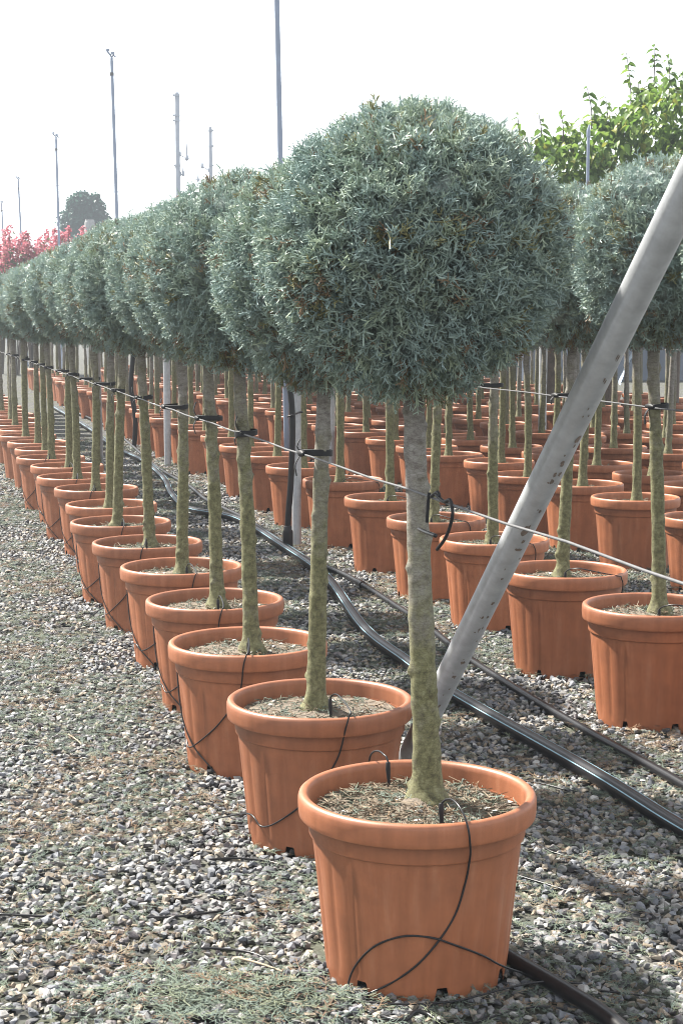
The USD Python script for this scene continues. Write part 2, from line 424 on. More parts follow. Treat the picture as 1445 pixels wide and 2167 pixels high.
# ------------------------------------------------------------------ cypress sprigs
def sprig_template(seed, nb, axis_segs, width, sub=0.4):
    """A cypress shoot one unit long along +z: prisms as (p0, p1, r0, r1, level)."""
    r = np.random.default_rng(seed)
    pts = [np.zeros(3)]
    d = np.array([0, 0, 1.0])
    for k in range(axis_segs):
        d = d + r.normal(0, 0.16, 3); d /= np.linalg.norm(d)
        pts.append(pts[-1] + d / axis_segs)
    pts = np.array(pts)
    S = [(pts[k], pts[k + 1], width * (0.95 - 0.3 * k / axis_segs), width * (0.95 - 0.3 * (k + 1) / axis_segs), 0) for k in range(axis_segs)]
    phi0 = r.uniform(0, 6.28)
    for k in range(nb):
        q = (k + 0.6) / (nb + 0.4)
        q = np.clip(0.12 + 0.85 * q + r.normal(0, 0.03), 0.08, 0.97)
        i = min(int(q * axis_segs), axis_segs - 1)
        b = pts[i] + (pts[i + 1] - pts[i]) * (q * axis_segs - i)
        phi = phi0 + k * 2.4 + r.normal(0, 0.4)
        el = r.uniform(0.55, 1.05)
        dd = np.array([math.sin(el) * math.cos(phi), math.sin(el) * math.sin(phi), math.cos(el)])
        L = (0.46 - 0.26 * q) * r.uniform(0.7, 1.25)
        e = b + dd * L
        S.append((b, e, width * 0.8, width * 0.6, 1))
        if r.random() < sub:
            m = b + dd * L * r.uniform(0.35, 0.6)
            d2 = dd + r.normal(0, 0.55, 3); d2 /= np.linalg.norm(d2)
            S.append((m, m + d2 * L * r.uniform(0.4, 0.6), width * 0.7, width * 0.55, 1))
    return tuple(np.array(a, float) for a in zip(*S))


def sprigs(templates, pos, dirs, size, tint, rng, sides=3, tipgain=1.15):
    """Place templates; returns (v, f), tint per vertex."""
    n = len(pos)
    which = rng.integers(0, len(templates), n)
    a = np.where(np.abs(dirs[:, 2:3]) < 0.9, np.array([[0, 0, 1.0]]), np.array([[1.0, 0, 0]]))
    x = np.cross(a, dirs); x /= np.linalg.norm(x, axis=1, keepdims=True)
    y = np.cross(dirs, x)
    roll = rng.uniform(0, 2 * np.pi, n)[:, None]
    x, y = x * np.cos(roll) + y * np.sin(roll), y * np.cos(roll) - x * np.sin(roll)
    R = np.stack([x, y, dirs], -1)                # columns
    P, F, T, o = [], [], [], 0
    for k, (p0, p1, r0, r1, lev) in enumerate(templates):
        sel = np.nonzero(which == k)[0]
        if not len(sel):
            continue
        v, f = prisms(p0, p1, r0, r1, sides)
        m = v.shape[1]
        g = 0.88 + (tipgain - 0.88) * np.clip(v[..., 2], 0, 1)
        v = v.reshape(-1, 3)
        w = np.einsum('nij,mj->nmi', R[sel] * size[sel, None, None], v) + pos[sel, None]
        P.append(w.reshape(-1, 3))
        F.append((f[None] + (np.arange(len(sel)) * len(v))[:, None, None]).reshape(-1, 3) + o)
        o += len(sel) * len(v)
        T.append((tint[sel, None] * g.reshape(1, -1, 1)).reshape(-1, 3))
    return (np.vstack(P), np.vstack(F)), np.vstack(T)


TPL = {
    'fine': [sprig_template(s_, 8, 2, 0.027, 0.35) for s_ in range(20)],
    'near': [sprig_template(s_ + 40, 7, 1, 0.031, 0.2) for s_ in range(16)],
    'mid': [sprig_template(s_ + 80, 5, 1, 0.038, 0.1) for s_ in range(12)],
    'far': [sprig_template(s_ + 120, 4, 1, 0.046, 0.0) for s_ in range(10)],
}
CROWN_V = [0.0, 0.02, 0.045, 0.09, 0.154, 0.31, 0.46, 0.615, 0.77, 0.89, 1.0]
CROWN_R = [0.0, 0.25, 0.37, 0.53, 0.735, 0.93, 1.0, 0.965, 0.80, 0.55, 0.20]
BLUE, GREEN, YELL, BROWN = np.array([0.33, 0.435, 0.41]), np.array([0.40, 0.48, 0.345]), np.array([0.28, 0.27, 0.13]), np.array([0.24, 0.165, 0.10])


def crown(seed, R, ztop, zbot, count, tpl, size, cx=0.0, cy=0.0, bump=0.045):
    rng = np.random.default_rng(seed)
    H = ztop - zbot
    vv = np.linspace(0, 1, 400)
    rr = np.interp(vv, CROWN_V, CROWN_R) * R
    ds = np.hypot(np.gradient(rr), np.gradient(vv) * H)
    w = np.cumsum((rr + 0.05 * R) * ds); w /= w[-1]
    q = np.interp(rng.random(count), w, vv)
    phi = rng.uniform(0, 2 * np.pi, count)
    rad = np.interp(q, vv, rr)
    slope = np.interp(q, vv, np.gradient(rr, vv))            # dr/dv, v downwards
    nr = np.stack([np.cos(phi) * H, np.sin(phi) * H, slope], -1); nr /= np.linalg.norm(nr, axis=1, keepdims=True)
    surf = np.stack([np.cos(phi) * rad, np.sin(phi) * rad, ztop - q * H], -1)
    mid = np.array([0, 0, ztop - 0.46 * H])
    un = (surf - mid) / R
    lump = 1 + bump * 2 * (meshkit.fbm(un * 2.3 + seed * 3.7, 3, seed) - 0.5) + 0.035 * 2 * (meshkit.noise(un * 7.0 + seed, seed + 9) - 0.5)
    surf = mid + (surf - mid) * lump[:, None]
    depth = R * 0.30 * rng.random(count) ** 1.7
    lo = smoothstep(0.72, 1.0, q)[:, None]
    dirs = nr + 0.62 * rng.normal(size=(count, 3)) + np.array([0, 0, 0.30]) * (1 - lo) + np.array([0, 0, -0.75]) * lo
    dirs /= np.linalg.norm(dirs, axis=1, keepdims=True)
    L = size * rng.uniform(0.7, 1.3, count)
    stray = rng.random(count) < 0.02
    L[stray] *= 1.5
    pos = surf - nr * depth[:, None] - dirs * (L * 0.62)[:, None]
    patch = meshkit.fbm(un * 3.1 + 20 + seed, 4, seed + 3)
    patch2 = meshkit.fbm(un * 5.0 + 50 + seed, 3, seed + 5)
    g = np.clip(rng.normal(0.30, 0.25, count) + 1.4 * (patch2 - 0.5), 0, 1)[:, None]
    tint = BLUE * (1 - g) + GREEN * g
    ye = (patch > 0.60) & (rng.random(count) < 0.24)
    tint[ye] = YELL * rng.uniform(0.75, 1.15, (ye.sum(), 1))
    br = (rng.random(count) < 0.02 + 0.07 * (lo[:, 0] > 0.2)) | ((patch > 0.66) & (rng.random(count) < 0.2))
    tint[br] = BROWN * rng.uniform(0.7, 1.3, (br.sum(), 1))
    off = np.array([cx, cy, 0])
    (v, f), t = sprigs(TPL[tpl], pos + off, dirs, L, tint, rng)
    # dense inner twigs: a rough body well inside the shoots
    ico = trimesh.creation.icosphere(4 if tpl in ('fine', 'near') else 3)
    d = np.array(ico.vertices)
    qv = np.clip(0.5 - 0.5 * d[:, 2], 0, 1)
    ang = np.arctan2(d[:, 1], d[:, 0])
    qq = 0.05 + 0.80 * qv
    cr = np.interp(qq, vv, rr) * 0.80 * (1 + 0.35 * (meshkit.noise(d * 9, seed) - 0.5)) * np.where(qv > 0.995, 0.0, 1.0)
    cz = ztop - qq * H
    cv = np.stack([np.cos(ang) * cr, np.sin(ang) * cr, cz], -1) + off
    cv[:, 2] += 0.03 * (meshkit.noise(d * 12, seed + 1) - 0.5)
    ct = np.tile(0.75 * BLUE + 0.25 * BROWN, (len(cv), 1))
    (V, F) = cat_meshes([(v, f), (cv, np.array(ico.faces))])
    return (V, F), np.vstack([t, ct])


# ------------------------------------------------------------------ pots, soil, trunks
RIM = [(0.2712, 0.396), (0.2750, 0.3935), (0.2950, 0.3925), (0.2975, 0.3955), (0.2988, 0.405), (0.2998, 0.422), (0.2996, 0.436), (0.2970, 0.4445), (0.2915, 0.4488), (0.2850, 0.4495),
       (0.2785, 0.4475), (0.2740, 0.4425), (0.2722, 0.432), (0.2712, 0.396)]


PZ = 0.475 / 0.449                             # pots stand 0.475 m high
RIM = [(r, z * PZ) for r, z in RIM]


def pot_body(seg):
    zs = [0.0, 0.004, 0.024, 0.028, 0.06, 0.12, 0.20, 0.28, 0.318, 0.332, 0.339, 0.344]
    pr = [(0.228 + (0.264 - 0.228) * z / 0.344, z) for z in zs] + [(0.2655, 0.3455), (0.2705, 0.3475), (0.2722, 0.351), (0.2738, 0.37), (0.2750, 0.397), (0.2690, 0.398), (0.264, 0.36), (0.258, 0.33), (0.20, 0.325)]
    pr = [(r, z * PZ) for r, z in pr]
    v, f = revolve(pr, seg)
    v = v.reshape(len(pr), seg, 3)
    a = np.arctan2(v[0, :, 1], v[0, :, 0])
    flute = np.clip((np.abs(np.sin(a * 11)) ** 0.55), 0, 1)               # broad panels, narrow shallow grooves
    fade = smoothstep(0.03, 0.07, np.array([p[1] for p in pr[:12]])) * (1 - smoothstep(0.305, 0.335, np.array([p[1] for p in pr[:12]])))
    k = 1 - (0.0042 * (1 - flute)[None] * fade[:, None]) / 0.245
    v[:12, :, :2] *= k[..., None]
    notch = np.abs(((a / (2 * np.pi) * 7) % 1) - 0.5) < 0.075
    for i in (0, 1, 2, 3):
        v[i, notch, 2] = 0.040
    return v.reshape(-1, 3), f


def soil_disc(seed):
    rng = np.random.default_rng(seed)
    rr = np.array([0, 0.03, 0.05, 0.08, 0.11, 0.14, 0.17, 0.20, 0.225, 0.245, 0.262])
    v, f = revolve([(r + 1e-4, 0.0) for r in rr], 48)
    nz = meshkit.fbm(np.c_[v[:, :2] * 22, np.full(len(v), seed)], 4, seed)
    r = np.hypot(v[:, 0], v[:, 1])
    v[:, 2] = 0.428 + 0.026 * (nz - 0.5) + 0.020 * np.exp(-(r / 0.07) ** 2) - 0.008 * smoothstep(0.17, 0.26, r)
    return v, f[:, ::-1]


def soil_z(x, y, seed):
    r = np.hypot(x, y)
    nz = meshkit.fbm(np.c_[x * 22, y * 22, np.full(len(x), seed)], 4, seed)
    return 0.428 + 0.026 * (nz - 0.5) + 0.020 * np.exp(-(r / 0.07) ** 2) - 0.008 * smoothstep(0.17, 0.26, r)


def soil_debris(seed, n_twig, n_sprig, n_stone):
    """Fallen needles, clippings and a few pebbles on the soil."""
    rng = np.random.default_rng(seed)

    def place(n):
        r = 0.258 * np.sqrt(rng.uniform(0.02, 1, n)); a = rng.uniform(0, 2 * np.pi, n)
        return r * np.cos(a), r * np.sin(a)
    x, y = place(n_twig)
    a = rng.uniform(0, 2 * np.pi, n_twig); L = rng.uniform(0.012, 0.05, n_twig)
    z = soil_z(x, y, seed) + rng.uniform(0.001, 0.01, n_twig)
    p0 = np.stack([x, y, z], -1)
    p1 = p0 + np.stack([np.cos(a) * L, np.sin(a) * L, rng.normal(0, 0.15, n_twig) * L + 0.002], -1)
    over = np.hypot(p1[:, 0], p1[:, 1]) > 0.262
    p1[over] = p0[over] + (p1[over] - p0[over]) * 0.2
    v, f = prisms(p0, p1, rng.uniform(0.0008, 0.002, n_twig), 0.0008)
    t = np.array([[0.17, 0.13, 0.085], [0.11, 0.075, 0.045], [0.24, 0.195, 0.135], [0.12, 0.14, 0.10]])[rng.integers(0, 4, n_twig)] * rng.uniform(0.7, 1.2, (n_twig, 1))
    t = np.repeat(t, v.shape[1], 0)
    v = v.reshape(-1, 3)
    x, y = place(n_sprig)
    clump = meshkit.noise(np.c_[x * 24, y * 24, np.full(n_sprig, seed)], seed) > 0.50
    x, y = x[clump], y[clump]; m = len(x)
    dirs = rng.normal(size=(m, 3)) * np.array([1, 1, 0.16]); dirs /= np.linalg.norm(dirs, axis=1, keepdims=True)
    keep = 0.8
    tt = np.where(rng.random((m, 1)) < 0.7, np.array([[0.17, 0.21, 0.17]]), np.array([[0.22, 0.15, 0.09]])) * rng.uniform(0.75, 1.15, (m, 1))
    (v2, f2), t2 = sprigs(TPL['mid'], np.stack([x * keep, y * keep, soil_z(x * keep, y * keep, seed) + 0.008], -1), dirs, rng.uniform(0.018, 0.042, m), tt, rng)
    parts = [(v, f), (v2, f2)]; ts = [t, t2]
    for k in range(n_stone):
        sv, sf = stone(500 + k % 7)
        px, py = place(1)
        sv = sv * rng.uniform(0.006, 0.013) + np.array([px[0] * 0.95, py[0] * 0.95, soil_z(px * 0.95, py * 0.95, seed)[0] + 0.004])
        parts.append((sv, sf)); ts.append(np.tile(np.array([0.48, 0.46, 0.42]) * rng.uniform(0.6, 1.15), (len(sv), 1)))
    return cat_meshes(parts), np.vstack(ts)


def trunk(seed, pts, radii, sides=18, step=0.02, moss=(0.42, 1.35), rough=1.0, branches=12, R=0.38):
    """pts: path from the soil to inside the crown."""
    rng = np.random.default_rng(seed)
    p = spline(pts, step)
    s_ = np.linspace(0, 1, len(p))
    rad = np.interp(s_, np.linspace(0, 1, len(radii)), radii)
    v, f = tube(p, rad, sides)
    z = v[:, 2]
    base = np.vstack([np.repeat(p, sides, 0), p[0], p[-1]])
    d = v - base
    nz = meshkit.fbm(v * np.array([38, 38, 26]) + seed, 3, seed) - 0.5
    big = meshkit.noise(v * 11 + seed * 2, seed + 4) - 0.5
    k = 1 + rough * (0.26 * nz + 0.16 * big)
    flare = 1 + (0.5 + 0.5 * meshkit.noise(np.c_[np.arctan2(d[:, 1], d[:, 0])[:, None] * 1.3, np.zeros((len(v), 2))], seed)) * 0.85 * np.exp(-((z - 0.430) / 0.04) ** 2)
    for _ in range(22):                                     # old branch scars
        i = rng.integers(4, len(p) - 2); a = rng.uniform(0, 2 * np.pi)
        c = p[i] + rad[i] * (np.array([math.cos(a), math.sin(a), 0]))
        k = k + 0.30 * np.exp(-(np.linalg.norm(v - c, axis=1) / 0.012) ** 2)
    v = base + d * (k * flare)[:, None]
    m = 1 - smoothstep(moss[0], moss[1], z) + 0.45 * (meshkit.fbm(v * 5 + seed, 3, seed + 8) - 0.5)
    m = 0.18 + 0.62 * np.clip(m, 0, 1)
    parts, ms = [(v, f)], [m]
    top = p[-1]
    for b in range(branches):                               # limbs inside the crown
        i = int(len(p) * rng.uniform(0.86, 0.99)); i = min(i, len(p) - 1)
        a = rng.uniform(0, 2 * np.pi)
        L = R * rng.uniform(0.45, 0.75)
        e = p[i] + np.array([math.cos(a) * L, math.sin(a) * L, rng.uniform(0.05, 0.14)])
        bv, bf = tube(spline([p[i], (p[i] + e) / 2 + [0, 0, -0.02], e], 0.06), np.linspace(0.010, 0.004, len(spline([p[i], (p[i] + e) / 2 + [0, 0, -0.02], e], 0.06))), 5)
        parts.append((bv, bf)); ms.append(np.full(len(bv), 0.2))
    return cat_meshes(parts), np.concatenate(ms)


POT_HI, POT_LO = pot_body(176), pot_body(88)
RIM_HI, RIM_LO = revolve(RIM, 112), revolve(RIM, 56)


def fill_tree(root, seed, crown_args, trunk_pts, radii, hi=True, moss=(0.42, 1.35), debris=(260, 150, 22)):
    """The parts of a potted cypress under root."""
    path = root.GetPath()
    pot = obj('pot', POT_HI if hi else POT_LO, 'terracotta', path, 28)
    obj('rim', RIM_HI if hi else RIM_LO, 'terracotta', pot.GetPath(), 40)
    soil = obj('soil', soil_disc(seed), 'soil_look', path, True)
    if debris:
        me, ti = soil_debris(seed, *debris)
        tag(obj('litter', me, 'litter_look', soil.GetPath(), False, ti), kind='stuff')
    me, ms = trunk(seed, trunk_pts, radii, 22 if hi else 12, 0.012 if hi else 0.04, moss)
    obj('trunk', me, 'bark', path, True, None, {'moss': ms})
    me, ti = crown(**crown_args)
    obj('crown', me, 'cypress_foliage', path, False, ti)


def kind_of_tree(name, seed, R, ztop, zbot, count, tpl, size, lean, rad, hi, moss, debris):
    c = stage.CreateClassPrim('/World/' + name)
    rng = np.random.default_rng(seed)
    b = np.array([rng.uniform(-0.02, 0.02), rng.uniform(-0.02, 0.02)])
    e = np.array(lean)
    m = (b + e) / 2 + rng.uniform(-0.012, 0.012, 2)
    fill_tree(c, seed, dict(seed=seed, R=R, ztop=ztop, zbot=zbot, count=count, tpl=tpl, size=size, cx=e[0], cy=e[1]),
              [(*b, 0.405), (*(b + 0.1 * (e - b)), 0.53), (*m, 0.98), (*e, 1.48), (*e, 1.85)], [rad * 1.12, rad * 1.0, rad * 0.97, rad * 0.92, rad * 0.86, rad * 0.8, rad * 0.75, rad * 0.5, rad * 0.25], hi, moss, debris)
    return c.GetPath()


NEAR = [kind_of_tree('near_cypress_a', 31, 0.345, 2.215, 1.48, 8000, 'near', 0.058, (-0.025, 0.02), 0.0295, True, (0.85, 1.70), (420, 260, 26)),
        kind_of_tree('near_cypress_b', 32, 0.350, 2.205, 1.47, 8000, 'near', 0.058, (0.01, -0.02), 0.0290, True, (0.80, 1.55), (420, 240, 20))]
MID = [kind_of_tree('mid_cypress_a', 41, 0.345, 2.22, 1.47, 5600, 'mid', 0.064, (0.02, 0.02), 0.030, False, (0.85, 1.75), (120, 100, 8)),
       kind_of_tree('mid_cypress_b', 42, 0.348, 2.20, 1.47, 5600, 'mid', 0.064, (-0.02, 0.0), 0.029, False, (0.8, 1.6), (120, 100, 8))]
FAR = [kind_of_tree('far_cypress_a', 51, 0.345, 2.19, 1.47, 3000, 'far', 0.074, (0.02, -0.02), 0.031, False, (0.5, 1.5), None),
       kind_of_tree('far_cypress_b', 52, 0.335, 2.17, 1.49, 3000, 'far', 0.074, (-0.02, 0.02), 0.029, False, (0.3, 1.1), None)]

ORD = ['nearest', 'second', 'third', 'fourth', 'fifth', 'sixth', 'seventh', 'eighth', 'ninth', 'tenth', 'eleventh', 'twelfth', 'thirteenth', 'fourteenth', 'fifteenth', 'sixteenth', 'seventeenth',
       'eighteenth', 'nineteenth', 'twentieth', 'twenty-first', 'twenty-second', 'twenty-third', 'twenty-fourth', 'twenty-fifth', 'twenty-sixth', 'twenty-seventh', 'twenty-eighth', 'twenty-ninth', 'thirtieth',
       'thirty-first', 'thirty-second', 'thirty-third', 'thirty-fourth', 'thirty-fifth', 'thirty-sixth', 'thirty-seventh', 'thirty-eighth']
rt = np.random.default_rng(77)
G1, G2, G3 = 'potted cypress standards in the front row', 'potted cypress standards in the second row', 'potted cypress standards in the packed back rows'
for k, (t, n) in enumerate(ROW1):
    p = along(t, n)
    if k == 0:
        hero = thing('potted_cypress', 'largest potted blue cypress standard, nearest the camera, in front of the leaning pole', 'potted tree', (*p, 0), 0, (1.02, 1.02, 1.0), group=G1)
        fill_tree(hero, 7, dict(seed=21, R=0.372, ztop=2.20, zbot=1.48, count=16500, tpl='fine', size=0.057, cx=-0.014, cy=0.0),
                  [(0.030, 0.035, 0.40), (0.026, 0.03, 0.55), (0.008, 0.01, 0.95), (-0.012, 0.0, 1.47), (-0.012, 0, 1.85)], [0.040, 0.0345, 0.0325, 0.031, 0.0285, 0.0265, 0.025, 0.019, 0.008], True, (0.62, 1.35), (2200, 420, 46))
        continue
    src = NEAR[(k + k // 3) % 2] if k < 7 else MID[k % 2] if k < 16 else FAR[k % 2]
    thing('potted_cypress', f'{ORD[k]} potted blue cypress standard from the camera in the front row on the left', 'potted tree', (*p, 0), rt.uniform(-25, 25) + (120 * (k // 3) if k > 3 else 0), (1, 1, 0.985 if k == 1 else rt.uniform(0.99, 1.02)), G1, src)
for k, (t, n) in enumerate(ROW2):
    src = NEAR[(k + 1 + k // 3) % 2] if k < 5 else MID[k % 2] if k < 14 else FAR[k % 2]
    lab = ('potted blue cypress standard mostly cut off by the right edge of the photo' if k == 0 else
           f'{ORD[k - 1] if k > 1 else "first"} fully visible potted cypress from the camera in the second row behind the black hoses')
    thing('potted_cypress', lab, 'potted tree', (*along(t, n), 0), rt.uniform(0, 360), (1.0, 1.0, rt.uniform(1.02, 1.055)) if k else (0.97, 0.97, 1.02), G2, src)
for r, row in enumerate(BACK):
    for k, (t, n) in enumerate(row):
        p = along(t, n)
        src = (MID if p[1] < 17 and r < 2 else FAR)[(k * 3 + r) % 2]
        lab = (f'{ORD[k] if k else "first"} potted cypress from the camera in the third row of trees' if r == 0 else
               f'{ORD[k] if k else "first"} potted cypress from the camera in the {ORD[r + 2]} row, among the back rows')
        thing('potted_cypress', lab, 'potted tree', (*p, 0), rt.uniform(0, 360), (1, 1, rt.uniform(0.97, 1.05)), G3 if r else 'potted cypress standards in the third row', src)

# ------------------------------------------------------------------ support wires, ties, poles and struts
Z1, Z2, Z3 = 1.258, 1.322, 1.487


def wire(n, t0, t1, z, r, label):
    ts = np.arange(t0, t1 + 0.01, 0.34)
    p = np.array([(*along(t, n), z - 0.006 * math.sin(math.pi * ((t / 0.96) % 1))) for t in ts])
    tag(obj('support_wire', tube(p, r, 6), 'wire_steel', smooth=True), label, 'wire', 'steel support wires')


wire(1.205, 1.2, 31.0, Z1, 0.0031, 'steel support wire tied to the trunks of the front row and crossing the leaning pole')
wire(2.955, 3.8, 32, Z2, 0.0034, 'steel support wire tied to the trunks of the second row')
wire(4.70, 7.8, 32, Z3, 0.0034, 'thin steel support wire of the third row, high under the crowns')


def trunk_at(src_lean, z):
    return np.array(src_lean) * np.clip((z - 0.4) / 1.05, 0, 1)


def tie(p, z, r, n_off, seed, label, group, big=True):
    """Black rubber tie: a band round the trunk, a knot at the wire and loose tails."""
    rng = np.random.default_rng(seed)
    x = thing('tree_tie', label, 'tree tie', (*p, z), 0, group=group)
    path = x.GetPath()
    a = np.linspace(0, 2 * np.pi, 20, endpoint=False)
    h_ = 0.011
    prof = []
    for zz_, rr_ in ((-h_, r + 0.001), (-h_ * 0.8, r + 0.0045), (h_ * 0.8, r + 0.0045), (h_, r + 0.001)):
        prof.append((rr_, zz_))
    bv, bf = revolve(prof, 20)
    bv[:, 2] += 0.10 * (bv[:, 0] * rng.uniform(-1, 1) + bv[:, 1] * rng.uniform(-1, 1))
    # stretch the band towards the wire
    side = bv[:, 0] * -N[0] + bv[:, 1] * -N[1]
    pull = np.clip(side / r, 0, 1)[:, None] ** 2 * max(n_off - r, 0.004)
    bv[:, :2] -= N * pull
    obj('band', (bv, bf), 'black_rubber', path, 40)
    kx = -N * (n_off + 0.004)
    q = [np.array([*kx, 0]) + np.array([*(U * d), 0.0]) for d in (-0.035, -0.012, 0.012, 0.04)]
    kv, kf = tube(spline(q, 0.008), np.interp(np.linspace(0, 1, len(spline(q, 0.008))), [0, 0.3, 0.6, 1], [0.006, 0.013, 0.012, 0.006]), 8)
    obj('knot', (kv, kf), 'black_rubber', path, True)
    for j in range(2 if big else 1):
        s_ = 1 if j else -1
        e = np.array([*kx, 0]) + np.array([*(U * rng.uniform(-0.03, 0.03) - N * rng.uniform(0.0, 0.02)), s_ * rng.uniform(0.04, 0.075)])
        m = (np.array([*kx, 0]) + e) / 2 + np.array([*(-N * 0.012), 0])
        c = spline([np.array([*kx, 0]), m, e], 0.01)
        t_, fx, fy = frames(c)
        w = np.array([*U, 0]) * 0.007
        th = np.array([*N, 0]) * 0.0015
        sv = np.concatenate([c + w + th, c - w + th, c - w - th, c + w - th]).reshape(4, -1, 3)
        nn = len(c); idx = np.arange(nn - 1)
        ff = []
        for s0 in range(4):
            s1 = (s0 + 1) % 4
            ff += [np.stack([s0 * nn + idx, s1 * nn + idx, s1 * nn + idx + 1], -1), np.stack([s0 * nn + idx, s1 * nn + idx + 1, s0 * nn + idx + 1], -1)]
        ff.append(np.array([[nn - 1, 2 * nn - 1, 3 * nn - 1], [nn - 1, 3 * nn - 1, 4 * nn - 1]]))
        obj('tail', (sv.reshape(-1, 3), np.vstack(ff)), 'black_rubber', path)


for k, (t, n) in enumerate(ROW1[:18]):
    if k == 0:
        continue
    tie(along(t, n), Z1, 0.037, max(n - 1.205, 0.02), 300 + k, f'black rubber tie on the trunk of the {ORD[k]} tree of the front row', 'black ties on the front row trunks', k < 9)
for k, (t, n) in enumerate(ROW2[1:7]):
    tie(along(t, n), Z2, 0.037, max(n - 2.955, 0.03), 340 + k, f'black tie on the trunk of the {ORD[k] if k else "first"} tree of the second row', 'black ties on the second row trunks', False)

# the loose tie by the nearest trunk, hanging from the wire
lt = thing('hanging_tie', 'loose black rubber strap hanging from the wire right of the nearest trunk', 'strap', (0, 0, 0))
for c in ([(0.209, 3.920, 1.266), (0.207, 3.927, 1.240), (0.206, 3.931, 1.217), (0.205, 3.937, 1.193)],
          [(0.222, 3.872, 1.267), (0.238, 3.809, 1.257), (0.249, 3.770, 1.265), (0.254, 3.753, 1.238), (0.249, 3.769, 1.204), (0.240, 3.800, 1.172), (0.225, 3.858, 1.138)],
          [(0.213, 3.906, 1.259), (0.225, 3.857, 1.274), (0.229, 3.843, 1.266)]):
    q = spline(np.array(c), 0.01)
    tv, tf = tube(q, 0.0046, 8)
    b = np.vstack([np.repeat(q, 8, 0), q[0], q[-1]])
    tv = b + (tv - b) * np.array([0.9, 0.35, 0.9])
    obj('strap', (tv, tf), 'black_rubber', lt.GetPath(), True)
stub = obj('tube_stub', tube(spline([(0.190, 4.02, 1.166), (0.203, 3.945, 1.168), (0.222, 3.872, 1.169)], 0.01), 0.005, 10), 'black_plastic', smooth=True)
tag(stub, 'short black tube end poking out right of the nearest trunk', 'tube')


def rusty_spots(parent, p0, d, r, spots, facing):
    """Rough patches of rust standing a hair proud of a pole's surface."""
    x = np.cross(d, facing); x /= np.linalg.norm(x)
    y = np.cross(x, d)
    for s0, ang, sl, sa, seed in spots:
        rng = np.random.default_rng(seed)
        k = 11
        a = np.linspace(0, 2 * np.pi, k, endpoint=False)
        rr = rng.uniform(0.55, 1.15, k)
        ss = np.r_[s0, s0 + sl * rr * np.sin(a)]
        aa = np.r_[ang, ang + sa * rr * np.cos(a)]
        v = p0 + d * ss[:, None] + (r + 0.0007) * (np.cos(aa)[:, None] * y + np.sin(aa)[:, None] * x)
        f = np.array([[0, 1 + i, 1 + (i + 1) % k] for i in range(k)])
        obj('rust_patch', (v, f), 'rust', parent)


# the leaning galvanised pole
pb, pt = np.array([0.1655, 5.666, 0.0]), np.array([0.7389, 3.4877, 1.9936])
pd = (pt - pb) / np.linalg.norm(pt - pb)
pt2 = pb + pd * 3.2
lp = thing('leaning_pole', 'thick galvanised steel pole leaning across the picture with rusty spots', 'pole')
obj('tube', tube(np.linspace(pb - pd * 0.02, pt2, 24), 0.0385, 40), 'galvanised', lp.GetPath(), 50)
rr_ = np.random.default_rng(8)
spots = []
for s0, sl, sa, m in ((2.13, 0.022, 0.24, 1), (2.09, 0.008, 0.08, 1), (2.03, 0.010, 0.14, 2), (1.985, 0.011, 0.12, 2), (1.95, 0.014, 0.14, 1), (1.81, 0.010, 0.12, 1), (1.72, 0.024, 0.24, 2), (1.68, 0.010, 0.14, 1), (1.63, 0.008, 0.2, 2), (1.49, 0.006, 0.1, 1), (1.36, 0.010, 0.13, 1), (1.27, 0.008, 0.12, 2), (1.22, 0.012, 0.08, 2), (1.02, 0.010, 0.12, 2), (0.93, 0.008, 0.14, 2), (0.75, 0.010, 0.10, 2), (2.36, 0.010, 0.06, 2), (2.44, 0.014, 0.05, 2)):
    for _ in range(m):
        spots.append((s0 + rr_.uniform(-0.012, 0.012), 0.45 + rr_.uniform(-0.25, 0.35), sl, sa, int(rr_.integers(1, 9999))))
for _ in range(22):
    spots.append((rr_.uniform(0.5, 2.6), rr_.uniform(-0.1, 0.95), rr_.uniform(0.002, 0.006), rr_.uniform(0.03, 0.08), int(rr_.integers(1, 9999))))
rusty_spots(lp.GetPath(), pb, pd, 0.0385, spots, np.array([0.0, -1.0, 0.15]))

# other struts and posts among the rows
st = obj('strut_pole', tube(np.linspace((-2.233, 15.245, 0.0), (-1.78, 12.0, 1.625), 12), 0.036, 20), 'galvanised', smooth=50)
tag(st, 'grey steel strut leaning among the front row trunks on the left', 'pole')


def post(x, y, z1, r, label):
    o = thing('steel_post', label, 'post', (x, y, 0), 0, group='upright steel posts between the rows')
    obj('shaft', tube(np.linspace((0, 0, -0.05), (0, 0, z1), 6), r, 20), 'galvanised', o.GetPath(), 50)
    obj('cap', tube(np.linspace((0, 0, z1), (0, 0, z1 + 0.02), 3), [r + 0.003, r + 0.003, r * 0.6], 20), 'galvanised', o.GetPath(), 50)


post(-0.33, 12.10, 1.72, 0.034, 'grey steel post beside the black riser hose between the first two rows')
post(-0.115, 17.8, 1.75, 0.045, 'grey steel post behind the second row, right of the riser hose')
post(2.44, 20.1, 1.85, 0.050, 'pale steel post behind the leaning pole among the back rows')
post(0.85, 27.0, 1.85, 0.05, 'distant grey steel post deep among the back rows')
post(-1.98, 18.8, 1.8, 0.04, 'grey steel post behind the left trunks of the second row')

